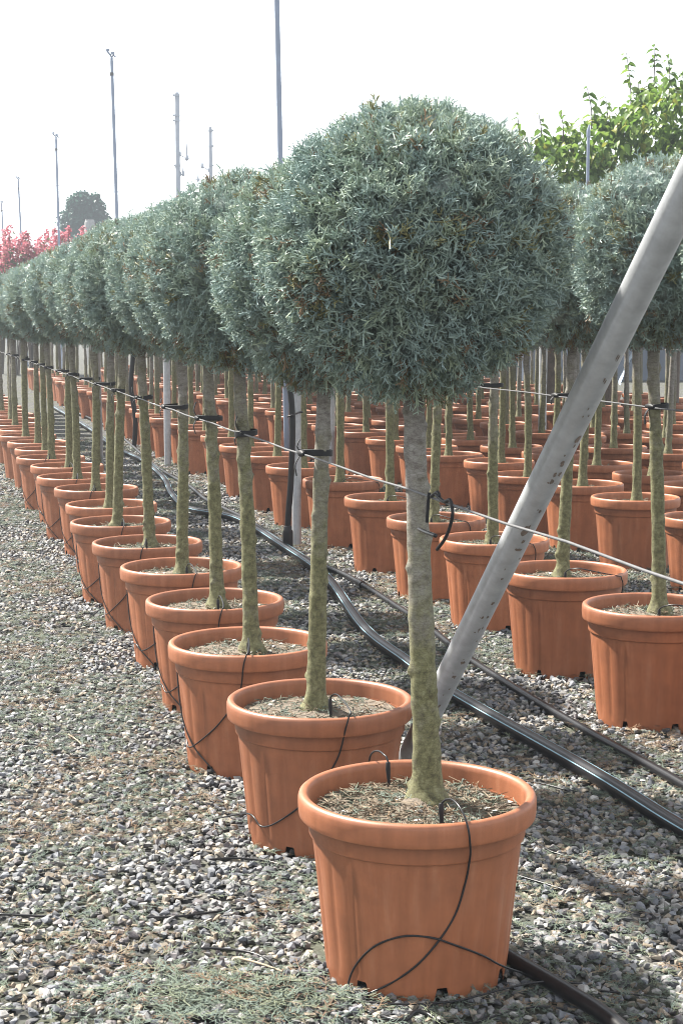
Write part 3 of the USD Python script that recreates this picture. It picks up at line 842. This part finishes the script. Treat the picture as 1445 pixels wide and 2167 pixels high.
# ------------------------------------------------------------------ hoses
def hose(name, pts, r, label, cat='hose', stripe=False, squash=1.0, couplers=()):
    p = spline([(x, y, r * squash + 0.012 + (0.008 * math.sin(3 * x + 5 * y))) if len(q) == 2 else q for q in pts for x, y in [q[:2]]], 0.05)
    x = thing(name, label, cat, (0, 0, 0), group='black irrigation hoses')
    v, f = tube(p, r, 16)
    obj('pipe', (v, f), 'black_plastic', x.GetPath(), True)
    if stripe:
        t, fx, fy = frames(p)
        side = np.cross(t, [0, 0, 1.0]); side /= np.linalg.norm(side, axis=1, keepdims=True)
        up = np.cross(side, t)
        for a in (0.55, 2.35):
            q = p + (r - 0.0006) * (math.cos(a) * side + math.sin(a) * up)
            sv, sf = tube(q, 0.0022, 5)
            obj('stripe', (sv, sf), 'hose_stripe', x.GetPath(), True)
    for s0 in couplers:
        i = int(s0 * (len(p) - 4)) + 1
        obj('coupler', tube(p[i:i + 3], r * 1.25, 16), 'black_plastic', x.GetPath(), 50)
    return x


hose('irrigation_hose', [(-5.4, 31.0), (-3.845, 25.02), (-2.941, 21.29), (-2.318, 19.14), (-1.855, 17.13), (-1.57, 15.28), (-1.324, 14.28), (-0.862, 13.46), (-0.416, 11.78), (-0.097, 10.36), (0.119, 8.67), (0.31, 7.76), (0.492, 7.11), (0.901, 5.83), (1.103, 5.19), (1.35, 4.4)], 0.030,
     'thick black hose with pale blue stripes winding beside the front row', stripe=True)
hose('irrigation_hose', [(-5.2, 31.0), (-3.55, 25.17), (-2.097, 18.64), (-1.505, 16.25), (-1.209, 14.89), (-0.79, 13.55), (-0.347, 11.73), (-0.237, 11.33), (0.053, 10.43), (0.344, 9.31), (0.492, 8.59), (0.635, 7.87), (0.937, 6.72), (1.21, 5.71), (1.45, 4.8)], 0.0185,
     'thinner black hose running right of the thick striped hose', couplers=(0.80, 0.86))
hose('irrigation_hose', [(0.0, 4.75), (0.188, 4.617), (0.30, 4.40), (0.37, 4.252), (0.442, 4.105), (0.506, 3.982), (0.571, 3.852), (0.631, 3.725), (0.70, 3.5)], 0.021, 'black hose coming out from under the nearest pot at lower right')

ri = thing('riser_hose', 'upright black riser hose with a square coupling beside the grey post', 'hose', (-0.385, 11.80, 0))
obj('pipe', tube(spline([(0, 0, 0.05), (0.0, 0, 0.22), (0.025, 0, 0.57), (0.035, 0, 0.97), (0.015, 0, 1.24), (-0.01, 0, 1.5), (-0.02, 0, 1.8)], 0.05), 0.0225, 14), 'black_plastic', ri.GetPath(), True)
obj('coupling', tube(np.array([(0, 0, -0.01), (0, 0, 0.10), (0, 0, 0.16), (0, 0, 0.17), (0, 0, 0.19), (0, 0, 0.2)]), [0.038, 0.038, 0.038, 0.030, 0.030, 0.024], 14), 'black_plastic', ri.GetPath(), 40)
tag(obj('riser_tie', tube(spline([(-0.385, 11.775, 0.985), (-0.345, 11.775, 0.998), (-0.31, 12.03, 1.002), (-0.285, 12.08, 1.002)], 0.01), 0.007, 6), 'black_rubber', smooth=True), 'black tie holding the riser hose to the grey post', 'tie')
ri2 = thing('riser_hose', 'black riser hose farther back, left behind the front row trunks', 'hose', (-2.70, 21.5, 0))
obj('pipe', tube(spline([(0, 0, 0.0), (0.02, 0, 0.4), (-0.03, 0, 0.8), (0.0, 0, 1.2), (0.02, 0, 1.7)], 0.05), 0.032, 12), 'black_plastic', ri2.GetPath(), True)

# ------------------------------------------------------------------ drip tubes
def pot_r(z):
    return np.interp(np.asarray(z) / PZ, [0, 0.344, 0.347, 0.39, 0.393, 0.449], [0.228, 0.264, 0.271, 0.2745, 0.298, 0.300])


def drip(pts, label, group, r=0.0027, dripper=None):
    p = spline(np.array(pts, float), 0.012)
    x = thing('drip_tube', label, 'drip tube', (0, 0, 0), group=group)
    obj('tubing', tube(p, r, 7), 'black_plastic', x.GetPath(), True)
    if dripper is not None:
        d = np.array(dripper, float)
        obj('dripper', tube(np.array([d, d + [0, 0, -0.02], d + [0.003, 0, -0.062]]), [0.006, 0.0065, 0.0035], 8), 'black_rubber', x.GetPath(), True)


def round_pot(c, path, off=0.005):
    """(angle in degrees, height) points on a pot's outside."""
    return [(c[0] + (pot_r(z) + off) * math.cos(math.radians(a)), c[1] + (pot_r(z) + off) * math.sin(math.radians(a)), z) for a, z in path]


G = 'thin black drip tubes'
c0 = along(*ROW1[0])
drip([(0.244, 3.95, 0.425), (0.244, 3.95, 0.46), (0.247, 3.95, 0.497), (0.266, 3.93, 0.512), (0.283, 3.89, 0.508), (0.296, 3.860, 0.488), (0.304, 3.843, 0.462), (0.308, 3.846, 0.43), (0.311, 3.866, 0.395), (0.309, 3.882, 0.365), (0.303, 3.894, 0.32), (0.28, 3.893, 0.24), (0.239, 3.890, 0.17), (0.182, 3.892, 0.103), (0.114, 3.911, 0.047),
      (0.044, 3.922, 0.014), (0.016, 3.95, 0.014), (0.030, 3.955, 0.07), (0.078, 3.917, 0.141), (0.147, 3.889, 0.179), (0.216, 3.886, 0.178), (0.275, 3.900, 0.154), (0.349, 3.945, 0.109), (0.40, 3.99, 0.065), (0.467, 4.02, 0.03), (0.521, 4.003, 0.022), (0.609, 3.952, 0.02), (0.80, 3.90, 0.018)],
     'thin black drip tube looping over the front of the nearest pot', G, 0.0027, (0.2445, 3.95, 0.495))
drip([(0.124, 4.30, 0.43), (0.124, 4.30, 0.505), (0.113, 4.32, 0.519), (0.099, 4.36, 0.518), (0.085, 4.41, 0.500), (0.076, 4.435, 0.47), (0.07, 4.44, 0.38), (0.05, 4.40, 0.02)], 'thin black drip tube arching over the back rim of the nearest pot', G, 0.0027, (0.124, 4.30, 0.503))
drip([(0.020, 3.945, 0.03), (0.032, 3.898, 0.016), (0.020, 3.847, 0.018), (0.037, 3.779, 0.016), (0.047, 3.70, 0.016)], 'short black tube end on the gravel at the near left of the front pot', G)
drip([(-0.026, 3.947, 0.016), (0.043, 3.875, 0.022), (0.146, 3.845, 0.026), (0.261, 3.853, 0.028), (0.334, 3.885, 0.03), (0.419, 3.925, 0.035), (0.502, 3.947, 0.04), (0.60, 3.96, 0.03)], 'thin black tube lying along the foot of the nearest pot', G)
drip([(0.311, 3.753, 0.018), (0.43, 3.82, 0.024), (0.522, 3.828, 0.024), (0.591, 3.753, 0.02), (0.66, 3.62, 0.018)], 'thin black tube bowed across the gravel at the bottom edge, right of centre', G)
drip([(0.095, 3.80, 0.016), (0.120, 3.765, 0.022), (0.154, 3.758, 0.026), (0.175, 3.80, 0.026), (0.201, 3.802, 0.022), (0.233, 3.765, 0.016)], 'crooked black tube scrap on the gravel right in front of the nearest pot', G, 0.006)
for pts, lab in (([(0.598, 5.175), (0.649, 5.032), (0.699, 4.964), (0.749, 4.81), (0.751, 4.686)], 'black tube curving on the gravel right of the nearest pot, farther one'),
                 ([(0.51, 4.831), (0.534, 4.789), (0.597, 4.726), (0.683, 4.645), (0.748, 4.665)], 'straight black tube on the gravel right of the nearest pot'),
                 ([(0.673, 5.353), (0.721, 5.301), (0.746, 5.2), (0.732, 5.079)], 'short bent black tube between the nearest pot and the striped hose'),
                 ([(0.653, 5.824), (0.685, 5.805), (0.74, 5.763), (0.791, 5.703)], 'short black tube on the gravel just above the right rim of the nearest pot'),
                 ([(0.856, 4.653), (0.878, 4.586), (0.895, 4.518)], 'tiny grey black tube scrap on the gravel at far lower right'),
                 ([(-0.956, 4.469), (-0.888, 4.462), (-0.824, 4.454)], 'black tube scrap at the left edge of the photo'),
                 ([(-0.543, 4.443), (-0.452, 4.454), (-0.349, 4.491), (-0.218, 4.54), (-0.112, 4.586)], 'long thin black tube on the gravel left of the nearest pot'),
                 ([(-0.453, 4.015), (-0.46, 4.098), (-0.433, 4.194), (-0.366, 4.217), (-0.303, 4.211), (-0.226, 4.178), (-0.174, 4.098), (-0.176, 4.006)], 'thin black tube lying in a loop on the gravel at lower left'),
                 ([(-0.837, 5.917), (-0.781, 5.886), (-0.718, 5.936), (-0.678, 5.975)], 'curved black tube scrap on the left gravel, upper of two'),
                 ([(-0.768, 5.656), (-0.724, 5.703), (-0.711, 5.805)], 'curved black tube scrap on the left gravel, lower of two'),
                 ([(-0.412, 4.941), (-0.325, 4.955), (-0.236, 4.932), (-0.177, 4.888)], 'thin black tube on the gravel in front of the second pot')):
    drip([(x, y, 0.020) for x, y in pts], lab, 'scraps of black tube on the gravel', 0.0034)
for k in range(1, 12):
    c = along(*ROW1[k])
    a0 = -78 + 9 * math.sin(k * 2.1)
    start = [(c[0] + 0.10 * math.cos(math.radians(a0)), c[1] + 0.10 * math.sin(math.radians(a0)), 0.42), (c[0] + 0.10 * math.cos(math.radians(a0)), c[1] + 0.10 * math.sin(math.radians(a0)), 0.485),
             (c[0] + 0.16 * math.cos(math.radians(a0)), c[1] + 0.16 * math.sin(math.radians(a0)), 0.512), (c[0] + 0.24 * math.cos(math.radians(a0)), c[1] + 0.24 * math.sin(math.radians(a0)), 0.502)]
    drip(start + round_pot(c, [(a0 - 1, 0.488), (a0 - 2, 0.478), (a0 - 4, 0.44), (a0 - 8, 0.33), (a0 - 24, 0.22), (a0 - 48, 0.13), (a0 - 68, 0.09), (a0 - 88, 0.11)]) + [(c[0] - 0.34, c[1] + 0.12, 0.03)],
         f'thin black drip tube hanging over the front of the {ORD[k]} pot of the front row', G, 0.0027, start[1])
    if k > 1:
        drip(round_pot(c, [(-118, 0.02), (-126, 0.05), (-142, 0.10), (-158, 0.17), (-170, 0.25), (-182, 0.36)], 0.006), f'thin black tube slanting round the left flank of the {ORD[k]} front row pot', G, 0.0027)
for k in range(1, 7):
    c = along(*ROW2[k])
    a0 = -100 + 12 * math.sin(k * 1.3)
    start = [(c[0] + 0.09 * math.cos(math.radians(a0)), c[1] + 0.09 * math.sin(math.radians(a0)), 0.42), (c[0] + 0.09 * math.cos(math.radians(a0)), c[1] + 0.09 * math.sin(math.radians(a0)), 0.49),
             (c[0] + 0.15 * math.cos(math.radians(a0 + 20)), c[1] + 0.15 * math.sin(math.radians(a0 + 20)), 0.518), (c[0] + 0.23 * math.cos(math.radians(a0 + 40)), c[1] + 0.23 * math.sin(math.radians(a0 + 40)), 0.505)]
    drip(start + round_pot(c, [(a0 + 52, 0.490), (a0 + 56, 0.48), (a0 + 60, 0.43), (a0 + 66, 0.30), (a0 + 74, 0.16), (a0 + 80, 0.03)]), f'thin drip tube over the rim of the {ORD[k - 1] if k > 1 else "first"} second-row pot', G, 0.0027, start[1])

# ------------------------------------------------------------------ litter on the ground
rl = np.random.default_rng(23)


def flat_sprig(seed, col):
    t = sprig_template(seed, 9, 3, 0.022, 0.5)
    v, f = prisms(*t[:4])
    v = v.reshape(-1, 3)
    v = v[:, [2, 0, 1]] * np.array([1, 1, 0.35])
    return (v, f), np.tile(np.array(col), (len(v), 1))


lp_ = []
cols = [(0.108, 0.144, 0.119), (0.122, 0.155, 0.122), (0.101, 0.130, 0.094), (0.144, 0.166, 0.108), (0.173, 0.108, 0.061), (0.137, 0.090, 0.058), (0.216, 0.180, 0.122)]
for k, c in enumerate(cols):
    me, ti = flat_sprig(900 + k, c)
    lp_.append(('fallen_shoot', me, 'litter_look', ti))
xs, ys, ss = [], [], []
for dens, y0, y1, lo, hi in ((1300, 2.95, 5.5, 0.025, 0.07), (1150, 5.5, 9.0, 0.03, 0.08), (700, 9, 15, 0.05, 0.11), (260, 15, 23, 0.07, 0.15)):
    x, y = sample_ground(rl, dens, y0, y1)
    pn = meshkit.fbm(np.c_[x * 2.6, y * 1.9, np.full(len(x), 2.0)], 4, 4) + 0.08 * rl.normal(size=len(x))
    keep = pn > 0.475
    x, y = x[keep], y[keep]
    xs.append(x); ys.append(y); ss.append(rl.uniform(lo, hi, len(x)))
# the heap of clippings at the foot of the nearest pot
m = 420
hx, hy = -0.24 + 0.30 * rl.normal(size=m) * 0.62, 3.91 + 0.075 * rl.normal(size=m)
ok = np.hypot(hx - c0[0], hy - c0[1]) > 0.25
xs.append(hx[ok]); ys.append(hy[ok]); ss.append(rl.uniform(0.05, 0.10, ok.sum()))
x, y, sz = np.concatenate(xs), np.concatenate(ys), np.concatenate(ss)
pb_ = meshkit.noise(np.c_[x * 4, y * 4, np.full(len(x), 7.0)], 14)
brown = rl.random(len(x)) < np.where((pb_ > 0.66) & (y > 4.0), 0.7, 0.13)
idx = np.where(brown, 4 + rl.integers(0, 3, len(x)), rl.integers(0, 4, len(x)))
scatter('/World/cypress_clippings', lp_, np.stack([x, y, rl.uniform(0.016, 0.030, len(x))], -1), rand_quat(rl, len(x), 0.14), np.repeat(sz[:, None], 3, 1), idx, 'fallen green and brown cypress clippings strewn in patches over the gravel')
for p, q, lab in (((-1.094, 6.479), (-1.017, 6.316), 'short dry stick on the gravel at the left'), ((-0.268, 4.146), (-0.150, 4.046), 'pale dry stick on the gravel left of the nearest pot'), ((-0.699, 4.347), (-0.650, 4.319), 'tiny dark stick on the gravel at lower left')):
    pts = spline([(*p, 0.022), ((p[0] + q[0]) / 2 + 0.002, (p[1] + q[1]) / 2, 0.026), (*q, 0.026)], 0.01)
    tag(obj('dry_stick', tube(pts, np.linspace(0.0038, 0.0022, len(pts)), 7), 'dry_wood', smooth=True), lab, 'stick')

# ------------------------------------------------------------------ tall sprinkler poles
def sprinkler(x, y, z, r, lean, label, head=True):
    o = thing('sprinkler_pole', label, 'pole', (x, y, 0), 0, group='tall sprinkler poles')
    top = np.array([lean, 0, z])
    obj('shaft', tube(np.linspace((0, 0, 0), top, 10), np.linspace(r * 1.1, r * 0.95, 10), 14), 'painted_pole', o.GetPath(), 50)
    obj('collar', tube(np.linspace(top + [0, 0, -0.28], top + [0, 0, -0.22], 3), r * 1.25, 14), 'wire_steel', o.GetPath(), 50)
    h = [(top + (v_ - top) * 0.62, f_) for v_, f_ in [tube(np.array([top, top + [0, 0, 0.05], top + [0, 0, 0.12]]), [r * 1.2, r * 1.4, r * 1.0], 12), tube(spline([top + [0, 0, 0.10], top + [0.06, 0, 0.15], top + [0.12, 0, 0.10]], 0.03), 0.022, 8),
         tube(spline([top + [0, 0, 0.10], top + [-0.07, -0.03, 0.20], top + [-0.13, -0.05, 0.27]], 0.03), 0.026, 8), box(top + np.array([0.03, -0.02, 0.21]), (0.10, 0.07, 0.08), 0.4), box(top + np.array([-0.11, -0.04, 0.30]), (0.09, 0.06, 0.06), 0.2)]]
    obj('sprinkler_head', cat_meshes(h), 'painted_pole', o.GetPath())


sprinkler(-0.625, 19.0, 6.75, 0.030, -0.125, 'tallest sprinkler pole, running out of the top edge of the photo')
sprinkler(-4.19, 31.8, 6.50, 0.031, -0.12, 'sprinkler pole with its head in view, second tallest')
sprinkler(-7.64, 45.5, 6.48, 0.031, -0.06, 'sprinkler pole standing against the right end of the pink shrubs')
sprinkler(-11.15, 59.0, 6.48, 0.031, -0.19, 'slim distant sprinkler pole in front of the pink shrubs')
sprinkler(-14.15, 70.5, 6.45, 0.033, -0.12, 'farthest sprinkler pole at the left edge of the photo')


def mast(x, y, z, r, s_, clamps, arms, label):
    o = thing('catenary_mast', label, 'mast', (x, y, 0), 0, group='railway masts')
    obj('shaft', tube(np.array([(0, 0, 0), (0, 0, z - 0.1), (0, 0, z)]), [r * 1.15, r, r * 0.85], 16), 'mast_grey', o.GetPath(), 40)
    for zz_ in clamps:
        obj('clamp', cat_meshes([tube(np.array([(0, 0, zz_ - 0.04), (0, 0, zz_ + 0.04)]), r * 1.25, 12), box((-s_ * r * 1.4, 0, zz_), (0.07, 0.07, 0.07))]), 'mast_grey', o.GetPath(), 40)
    for za, L, ze, hs in arms:
        e = np.array([s_ * L, 0, ze])
        a = obj('bracket_arm', cat_meshes([tube(np.array([(s_ * r * 0.8, 0, za), e, e + (e - [0, 0, za]) * [0.25, 0, 0.25]]), 0.018, 8), box((s_ * r, 0, za + 0.03), (0.08, 0.09, 0.16))]), 'mast_grey', o.GetPath(), 40)
        w = 0.62 if hs < 0.4 else 0.8
        prof = [(0.001, -0.10), (0.05 * w, -0.09), (0.065 * w, -0.06), (0.09 * w, -0.045), (0.095 * w, 0.0), (0.07 * w, 0.03), (0.065 * w, 0.08), (0.04 * w, 0.12), (0.028 * w, 0.2), (0.02, hs * 0.6), (0.01, hs), (0.001, hs + 0.02)]
        v, f = revolve(prof, 12)
        obj('insulator', (v + e, f), 'mast_grey', a.GetPath(), 50)


mast(-5.93, 61.0, 9.80, 0.080, 1, (9.70, 8.99, 8.81, 7.21), ((7.58, 0.33, 7.47, 0.56), (6.88, 0.19, 6.91, 0.25)), 'taller grey railway mast with a bracket on its right side')
mast(-5.44, 70.0, 9.61, 0.070, -1, (9.45, 8.82, 8.03, 7.53), ((7.80, 0.35, 7.99, 0.60), (7.40, 0.53, 7.45, 0.26)), 'shorter looking grey railway mast with brackets on its left side')
for k, (za, zb) in enumerate(((6.62, 6.80), (6.38, 6.55))):
    pts = np.array([(-14 + 28 * q, 62.5 - 2 * q, za + (zb - za) * q - 0.4 * (q - q * q)) for q in np.linspace(0, 1, 25)])
    tag(obj('overhead_wire', tube(pts, 0.011, 5), 'mast_grey', smooth=True), f'{"upper" if k == 0 else "lower"} thin overhead wire crossing the white sky', 'wire', 'overhead wires')
# slim stake before the leafy trees, concrete post by the dark tree
o = thing('slim_stake', 'slim dark stake standing in front of the leafy green trees', 'stake', (3.03, 20.7, 0))
obj('shaft', tube(np.array([(0, 0, 0), (0, 0, 3.9)]), 0.019, 10), 'painted_pole', o.GetPath(), 50)
obj('tip', tube(np.array([(0, 0, 3.9), (0, 0, 3.98), (0.01, 0, 4.05)]), [0.024, 0.024, 0.008], 10), 'painted_pole', o.GetPath(), 50)
o = thing('concrete_post', 'stubby pale concrete post in front of the dark round tree', 'post', (-9.16, 61.0, 0))
obj('shaft', tube(np.array([(0, 0, 0), (0, 0, 5.16), (0, 0, 5.2)]), [0.20, 0.19, 0.17], 20), 'concrete', o.GetPath(), 40)
obj('cap', tube(np.array([(0.0, 0, 5.2), (0, 0, 5.27)]), [0.17, 0.165], 20), 'concrete', o.GetPath(), 40)


# ------------------------------------------------------------------ background plants
def leaf_cards(pos, dirs, L, W, droop, rng):
    """Bent leaves of six triangles each."""
    n = len(pos)
    d = dirs / np.linalg.norm(dirs, axis=1, keepdims=True)
    side = np.cross(d, rng.normal(size=(n, 3)) * 0.5 + [0, 0, 1.0]); side /= np.linalg.norm(side, axis=1, keepdims=True) + 1e-9
    up = np.cross(side, d)
    L, W = L[:, None], W[:, None]
    g = np.array([0, 0, -1.0])
    m1, m2, tip = pos + d * L * 0.3, pos + d * L * 0.65 + g * droop * L * 0.25, pos + d * L * 0.95 + g * droop * L * 0.7
    P = np.stack([pos, m1 + side * W * 0.5 + up * W * 0.12, m1 - side * W * 0.5 + up * W * 0.12, m1, m2 + side * W * 0.42 + up * W * 0.1, m2 - side * W * 0.42 + up * W * 0.1, m2, tip], 1)
    F = np.array([[0, 3, 1], [0, 2, 3], [3, 4, 1], [3, 6, 4], [2, 5, 3], [5, 6, 3], [4, 6, 7], [6, 5, 7]])
    return P, F


def leafy_tree(x, y, blobs, shoots, seed, label, count):
    rng = np.random.default_rng(seed)
    o = thing('leafy_tree', label, 'tree', (x, y, 0), 0, group='leafy green trees behind the nursery rows')
    path = o.GetPath()
    mid = np.mean([b[:3] for b in blobs], 0)
    parts = [tube(spline([(0, 0, 0), (0.03, 0, 1.2), (mid[0] * 0.4, mid[1] * 0.4, mid[2])], 0.3), np.linspace(0.11, 0.05, len(spline([(0, 0, 0), (0.03, 0, 1.2), (mid[0] * 0.4, mid[1] * 0.4, mid[2])], 0.3))), 10)]
    for b in blobs:
        c = spline([(0.02, 0, 1.5), (b[0] * 0.6, b[1] * 0.6, (1.5 + b[2]) / 2), b[:3]], 0.2)
        parts.append(tube(c, np.linspace(0.05, 0.015, len(c)), 7))
    stems = []
    for s0, s1 in shoots:
        c = spline([s0, (np.array(s0) + s1) / 2 + [0.03, 0, 0], s1], 0.08)
        parts.append(tube(c, np.linspace(0.012, 0.005, len(c)), 5)); stems.append(c)
    obj('trunk', cat_meshes(parts), 'dark_bark', path, True)
    P = []
    for bx, by, bz, br in blobs:
        n = int(1.6 * count * br ** 2)
        d = rng.normal(size=(n, 3)); d /= np.linalg.norm(d, axis=1, keepdims=True)
        lump = 0.8 + 0.45 * meshkit.fbm(d * 2 + seed, 3, seed)
        P.append(np.array([bx, by, bz]) + d * br * (lump * rng.uniform(0.55, 1.0, n) ** 0.6)[:, None] * np.array([1, 1, 0.85]))
    P = np.vstack(P)
    d = rng.normal(size=(len(P), 3)) * [1, 1, 0.4] + [0, 0, -0.35]
    cols_ = np.array([[0.145, 0.25, 0.045], [0.20, 0.30, 0.06], [0.11, 0.19, 0.045], [0.29, 0.31, 0.06]])
    pp, F = leaf_cards(P, d, rng.uniform(0.08, 0.165, len(P)), rng.uniform(0.06, 0.115, len(P)), 0.8, rng)
    t = np.repeat(cols_[rng.choice(4, len(P), p=[0.35, 0.35, 0.22, 0.08])], 8, 0)
    f = (F[None] + (np.arange(len(P)) * 8)[:, None, None]).reshape(-1, 3)
    tag(obj('foliage', (pp.reshape(-1, 3), f), 'broad_leaf', path, False, t), kind='stuff')
    for c in stems:                                         # the leaves of the upright shoots can be told apart
        n = max(4, int(np.linalg.norm(c[-1] - c[0]) / 0.034))
        for q in np.linspace(0.12, 1.0, n):
            p = c[min(int(q * (len(c) - 1)), len(c) - 1)]
            a = rng.uniform(0, 2 * np.pi)
            pp, F = leaf_cards(p[None], np.array([[math.cos(a), math.sin(a), rng.uniform(-0.2, 0.35)]]), np.array([rng.uniform(0.15, 0.23) * (1.15 - 0.5 * q)]), np.array([rng.uniform(0.09, 0.14) * (1.15 - 0.5 * q)]), 0.75, rng)
            obj('leaf', (pp[0], F), 'broad_leaf', path, False, np.tile(cols_[rng.integers(0, 3)], (8, 1)))


leafy_tree(3.12, 25.0, [(-0.35, 0, 3.75, 0.62), (0.15, 0.1, 3.85, 0.7), (-0.1, 0, 3.1, 0.8), (0.45, 0, 3.2, 0.6)],
           [((-0.5, 0, 4.0), (-0.52, 0, 4.72)), ((-0.18, 0, 4.2), (-0.20, 0, 4.70)), ((0.15, 0, 4.2), (0.12, 0, 4.75)), ((-0.75, 0, 3.7), (-0.85, 0, 4.25))], 61, 'leafy green tree left behind the slim stake, lowest of three', 700)
leafy_tree(4.05, 25.3, [(-0.2, 0, 4.1, 0.7), (0.3, 0, 4.3, 0.65), (0.0, 0, 3.4, 0.8), (0.45, 0, 3.5, 0.6)],
           [((-0.3, 0, 4.5), (-0.38, 0, 5.12)), ((-0.1, 0, 4.5), (-0.10, 0, 4.98)), ((0.28, 0, 4.6), (0.20, 0, 5.62)), ((0.55, 0, 4.6), (0.62, 0, 5.75)), ((0.40, 0, 4.6), (0.38, 0, 5.2))], 62, 'leafy green tree with tall upright shoots, middle of three', 700)
leafy_tree(4.98, 25.0, [(-0.1, 0, 4.5, 0.8), (0.5, 0, 4.6, 0.8), (0.0, 0, 3.6, 0.9), (0.6, 0, 3.6, 0.8)],
           [((-0.15, 0, 5.0), (-0.18, 0, 5.55)), ((0.15, 0, 5.1), (0.12, 0, 5.75)), ((0.4, 0, 5.1), (0.45, 0, 5.6))], 63, 'leafy green tree cut off by the right edge, tallest of three', 700)


def shrub(x, y, h, w, seed, label):
    rng = np.random.default_rng(seed)
    o = thing('pink_shrub', label, 'shrub', (x, y, 0), 0, group='pink flowering shrubs')
    stems, fol, blo = [], [], []
    for k in range(9):
        a = rng.uniform(0, 2 * np.pi); rr = w * rng.uniform(0.1, 0.9)
        top = np.array([rr * math.cos(a), rr * math.sin(a), h * rng.uniform(0.78, 1.0)])
        c = spline([(0.05 * math.cos(a), 0.05 * math.sin(a), 0), top * [0.6, 0.6, 0.5], top], 0.3)
        stems.append(tube(c, np.linspace(0.03, 0.01, len(c)), 5))
        m = 60
        fol.append(top * [0.85, 0.85, 0.75] + rng.normal(size=(m, 3)) * [0.22, 0.22, 0.42])
        m = 110
        q = rng.random(m)
        blo.append(top - [0, 0, 0.35] + np.stack([rng.normal(size=m) * 0.17 * (1.15 - q), rng.normal(size=m) * 0.17 * (1.15 - q), q * 0.75 - 0.2], -1))
    obj('stems', cat_meshes(stems), 'dark_bark', o.GetPath(), True)
    for nm, P, cols_, ma, L in (('foliage', np.vstack(fol), [[0.12, 0.17, 0.06], [0.16, 0.16, 0.07], [0.10, 0.13, 0.06]], 'broad_leaf', 0.10), ('blossom', np.vstack(blo), [[0.57, 0.17, 0.205], [0.63, 0.235, 0.27], [0.47, 0.125, 0.16]], 'blossom', 0.085)):
        pp, F = leaf_cards(P, rng.normal(size=(len(P), 3)), rng.uniform(0.7, 1.3, len(P)) * L, rng.uniform(0.6, 1.1, len(P)) * L, 0.3, rng)
        f = (F[None] + (np.arange(len(P)) * 8)[:, None, None]).reshape(-1, 3)
        tag(obj(nm, (pp.reshape(-1, 3), f), ma, o.GetPath(), False, np.repeat(np.array(cols_)[rng.integers(0, 3, len(P))], 8, 0)), kind='stuff')


for k, px in enumerate((-0.2150, -0.2050, -0.1955, -0.1860, -0.1770, -0.1685, -0.1605)):
    yy_ = 50.5 + 0.6 * math.sin(k * 2.0)
    shrub(px * yy_, yy_, [4.05, 4.12, 4.3, 4.1, 4.25, 4.2, 4.3][k], 0.42, 700 + k, f'pink flowering shrub, {"first" if k == 0 else ORD[k]} from the left edge above the far crowns')

# dark round tree far away
rng = np.random.default_rng(90)
o = thing('round_tree', 'dark green round tree far away above the pink shrubs', 'tree', (-14.55, 95.0, 0))
c = spline([(0, 0, 0), (0.05, 0, 3), (0, 0, 7.0)], 0.5)
obj('trunk', tube(c, np.linspace(0.22, 0.08, len(c)), 10), 'dark_bark', o.GetPath(), True)
P = []
for bx, bz, br in ((-0.25, 8.1, 0.75), (0.45, 7.9, 0.75), (-0.75, 7.2, 0.75), (0.85, 7.1, 0.65), (0.0, 6.9, 1.0), (0.1, 5.9, 1.1), (-0.5, 6.2, 0.8), (-0.05, 8.5, 0.42), (0.55, 8.4, 0.35)):
    n = int(1500 * br * br)
    d = rng.normal(size=(n, 3)); d /= np.linalg.norm(d, axis=1, keepdims=True)
    P.append(np.array([bx, 0, bz]) + d * br * (rng.uniform(0.3, 1, n) ** 0.5 * (0.8 + 0.4 * meshkit.fbm(d * 2.5 + bx, 3, 5)))[:, None])
P = np.vstack(P)
pp, F = leaf_cards(P, rng.normal(size=(len(P), 3)), rng.uniform(0.16, 0.3, len(P)), rng.uniform(0.12, 0.2, len(P)), 0.4, rng)
f = (F[None] + (np.arange(len(P)) * 8)[:, None, None]).reshape(-1, 3)
obj('crown', (pp.reshape(-1, 3), f), 'broad_leaf', o.GetPath(), False, np.repeat(np.array([[0.030, 0.085, 0.065], [0.04, 0.10, 0.07], [0.024, 0.07, 0.055]])[rng.integers(0, 3, len(P))], 8, 0))

# dark shed behind the rows on the right, and a sheet of pale film before it
o = thing('dark_shed', 'low dark blue-grey shed glimpsed between the trunks at far right', 'shed', (8.0, 47.0, 0), 0)
obj('wall', box((0, 0, 1.2), (20.0, 3.0, 2.4)), 'shed_wall', o.GetPath())
obj('roof', box((0, -0.1, 2.46), (20.4, 3.6, 0.10)), 'mast_grey', o.GetPath())
for k in range(3):
    obj('pillar', box((-3.0 + 3.6 * k, -1.62, 1.2), (0.16, 0.20, 2.4)), 'mast_grey', o.GetPath())
q = np.linspace(0, 1, 12)
rib = np.stack([4.62 + 0.36 * q, np.full(12, 27.6), 0.62 + 0.62 * np.sin(q * 1.5)], -1)
v = np.vstack([rib + [0, -0.15 + 0.03 * k, 0.03 * math.sin(k * 2)] for k in range(8)])
v = np.vstack([v, v + [0.004, 0, -0.02]])
F = []
for layer, fl in ((0, 1), (96, -1)):
    for i in range(7):
        for j in range(11):
            a = layer + i * 12 + j
            F += [[a, a + 1, a + 13][::fl], [a, a + 13, a + 12][::fl]]
tag(obj('film_sheet', (v, np.array(F)), 'white_film', smooth=True), 'crumpled pale blue plastic sheet glimpsed behind the back rows at right', 'plastic sheet')


# ------------------------------------------------------------------ the hazy air
M['haze_air'] = usdkit.material(stage, '/World/Looks/haze_air', {'v': ('principled_volume', {'color': (0.82, 0.91, 1.0), 'density': 0.0010, 'anisotropy': 0.35})}, [], volume='v.volume')
tag(obj('haze', box((0, 330, 9.0), (860, 860, 22.0)), 'haze_air'), 'pale sunlit haze in the air', None, None, 'stuff')
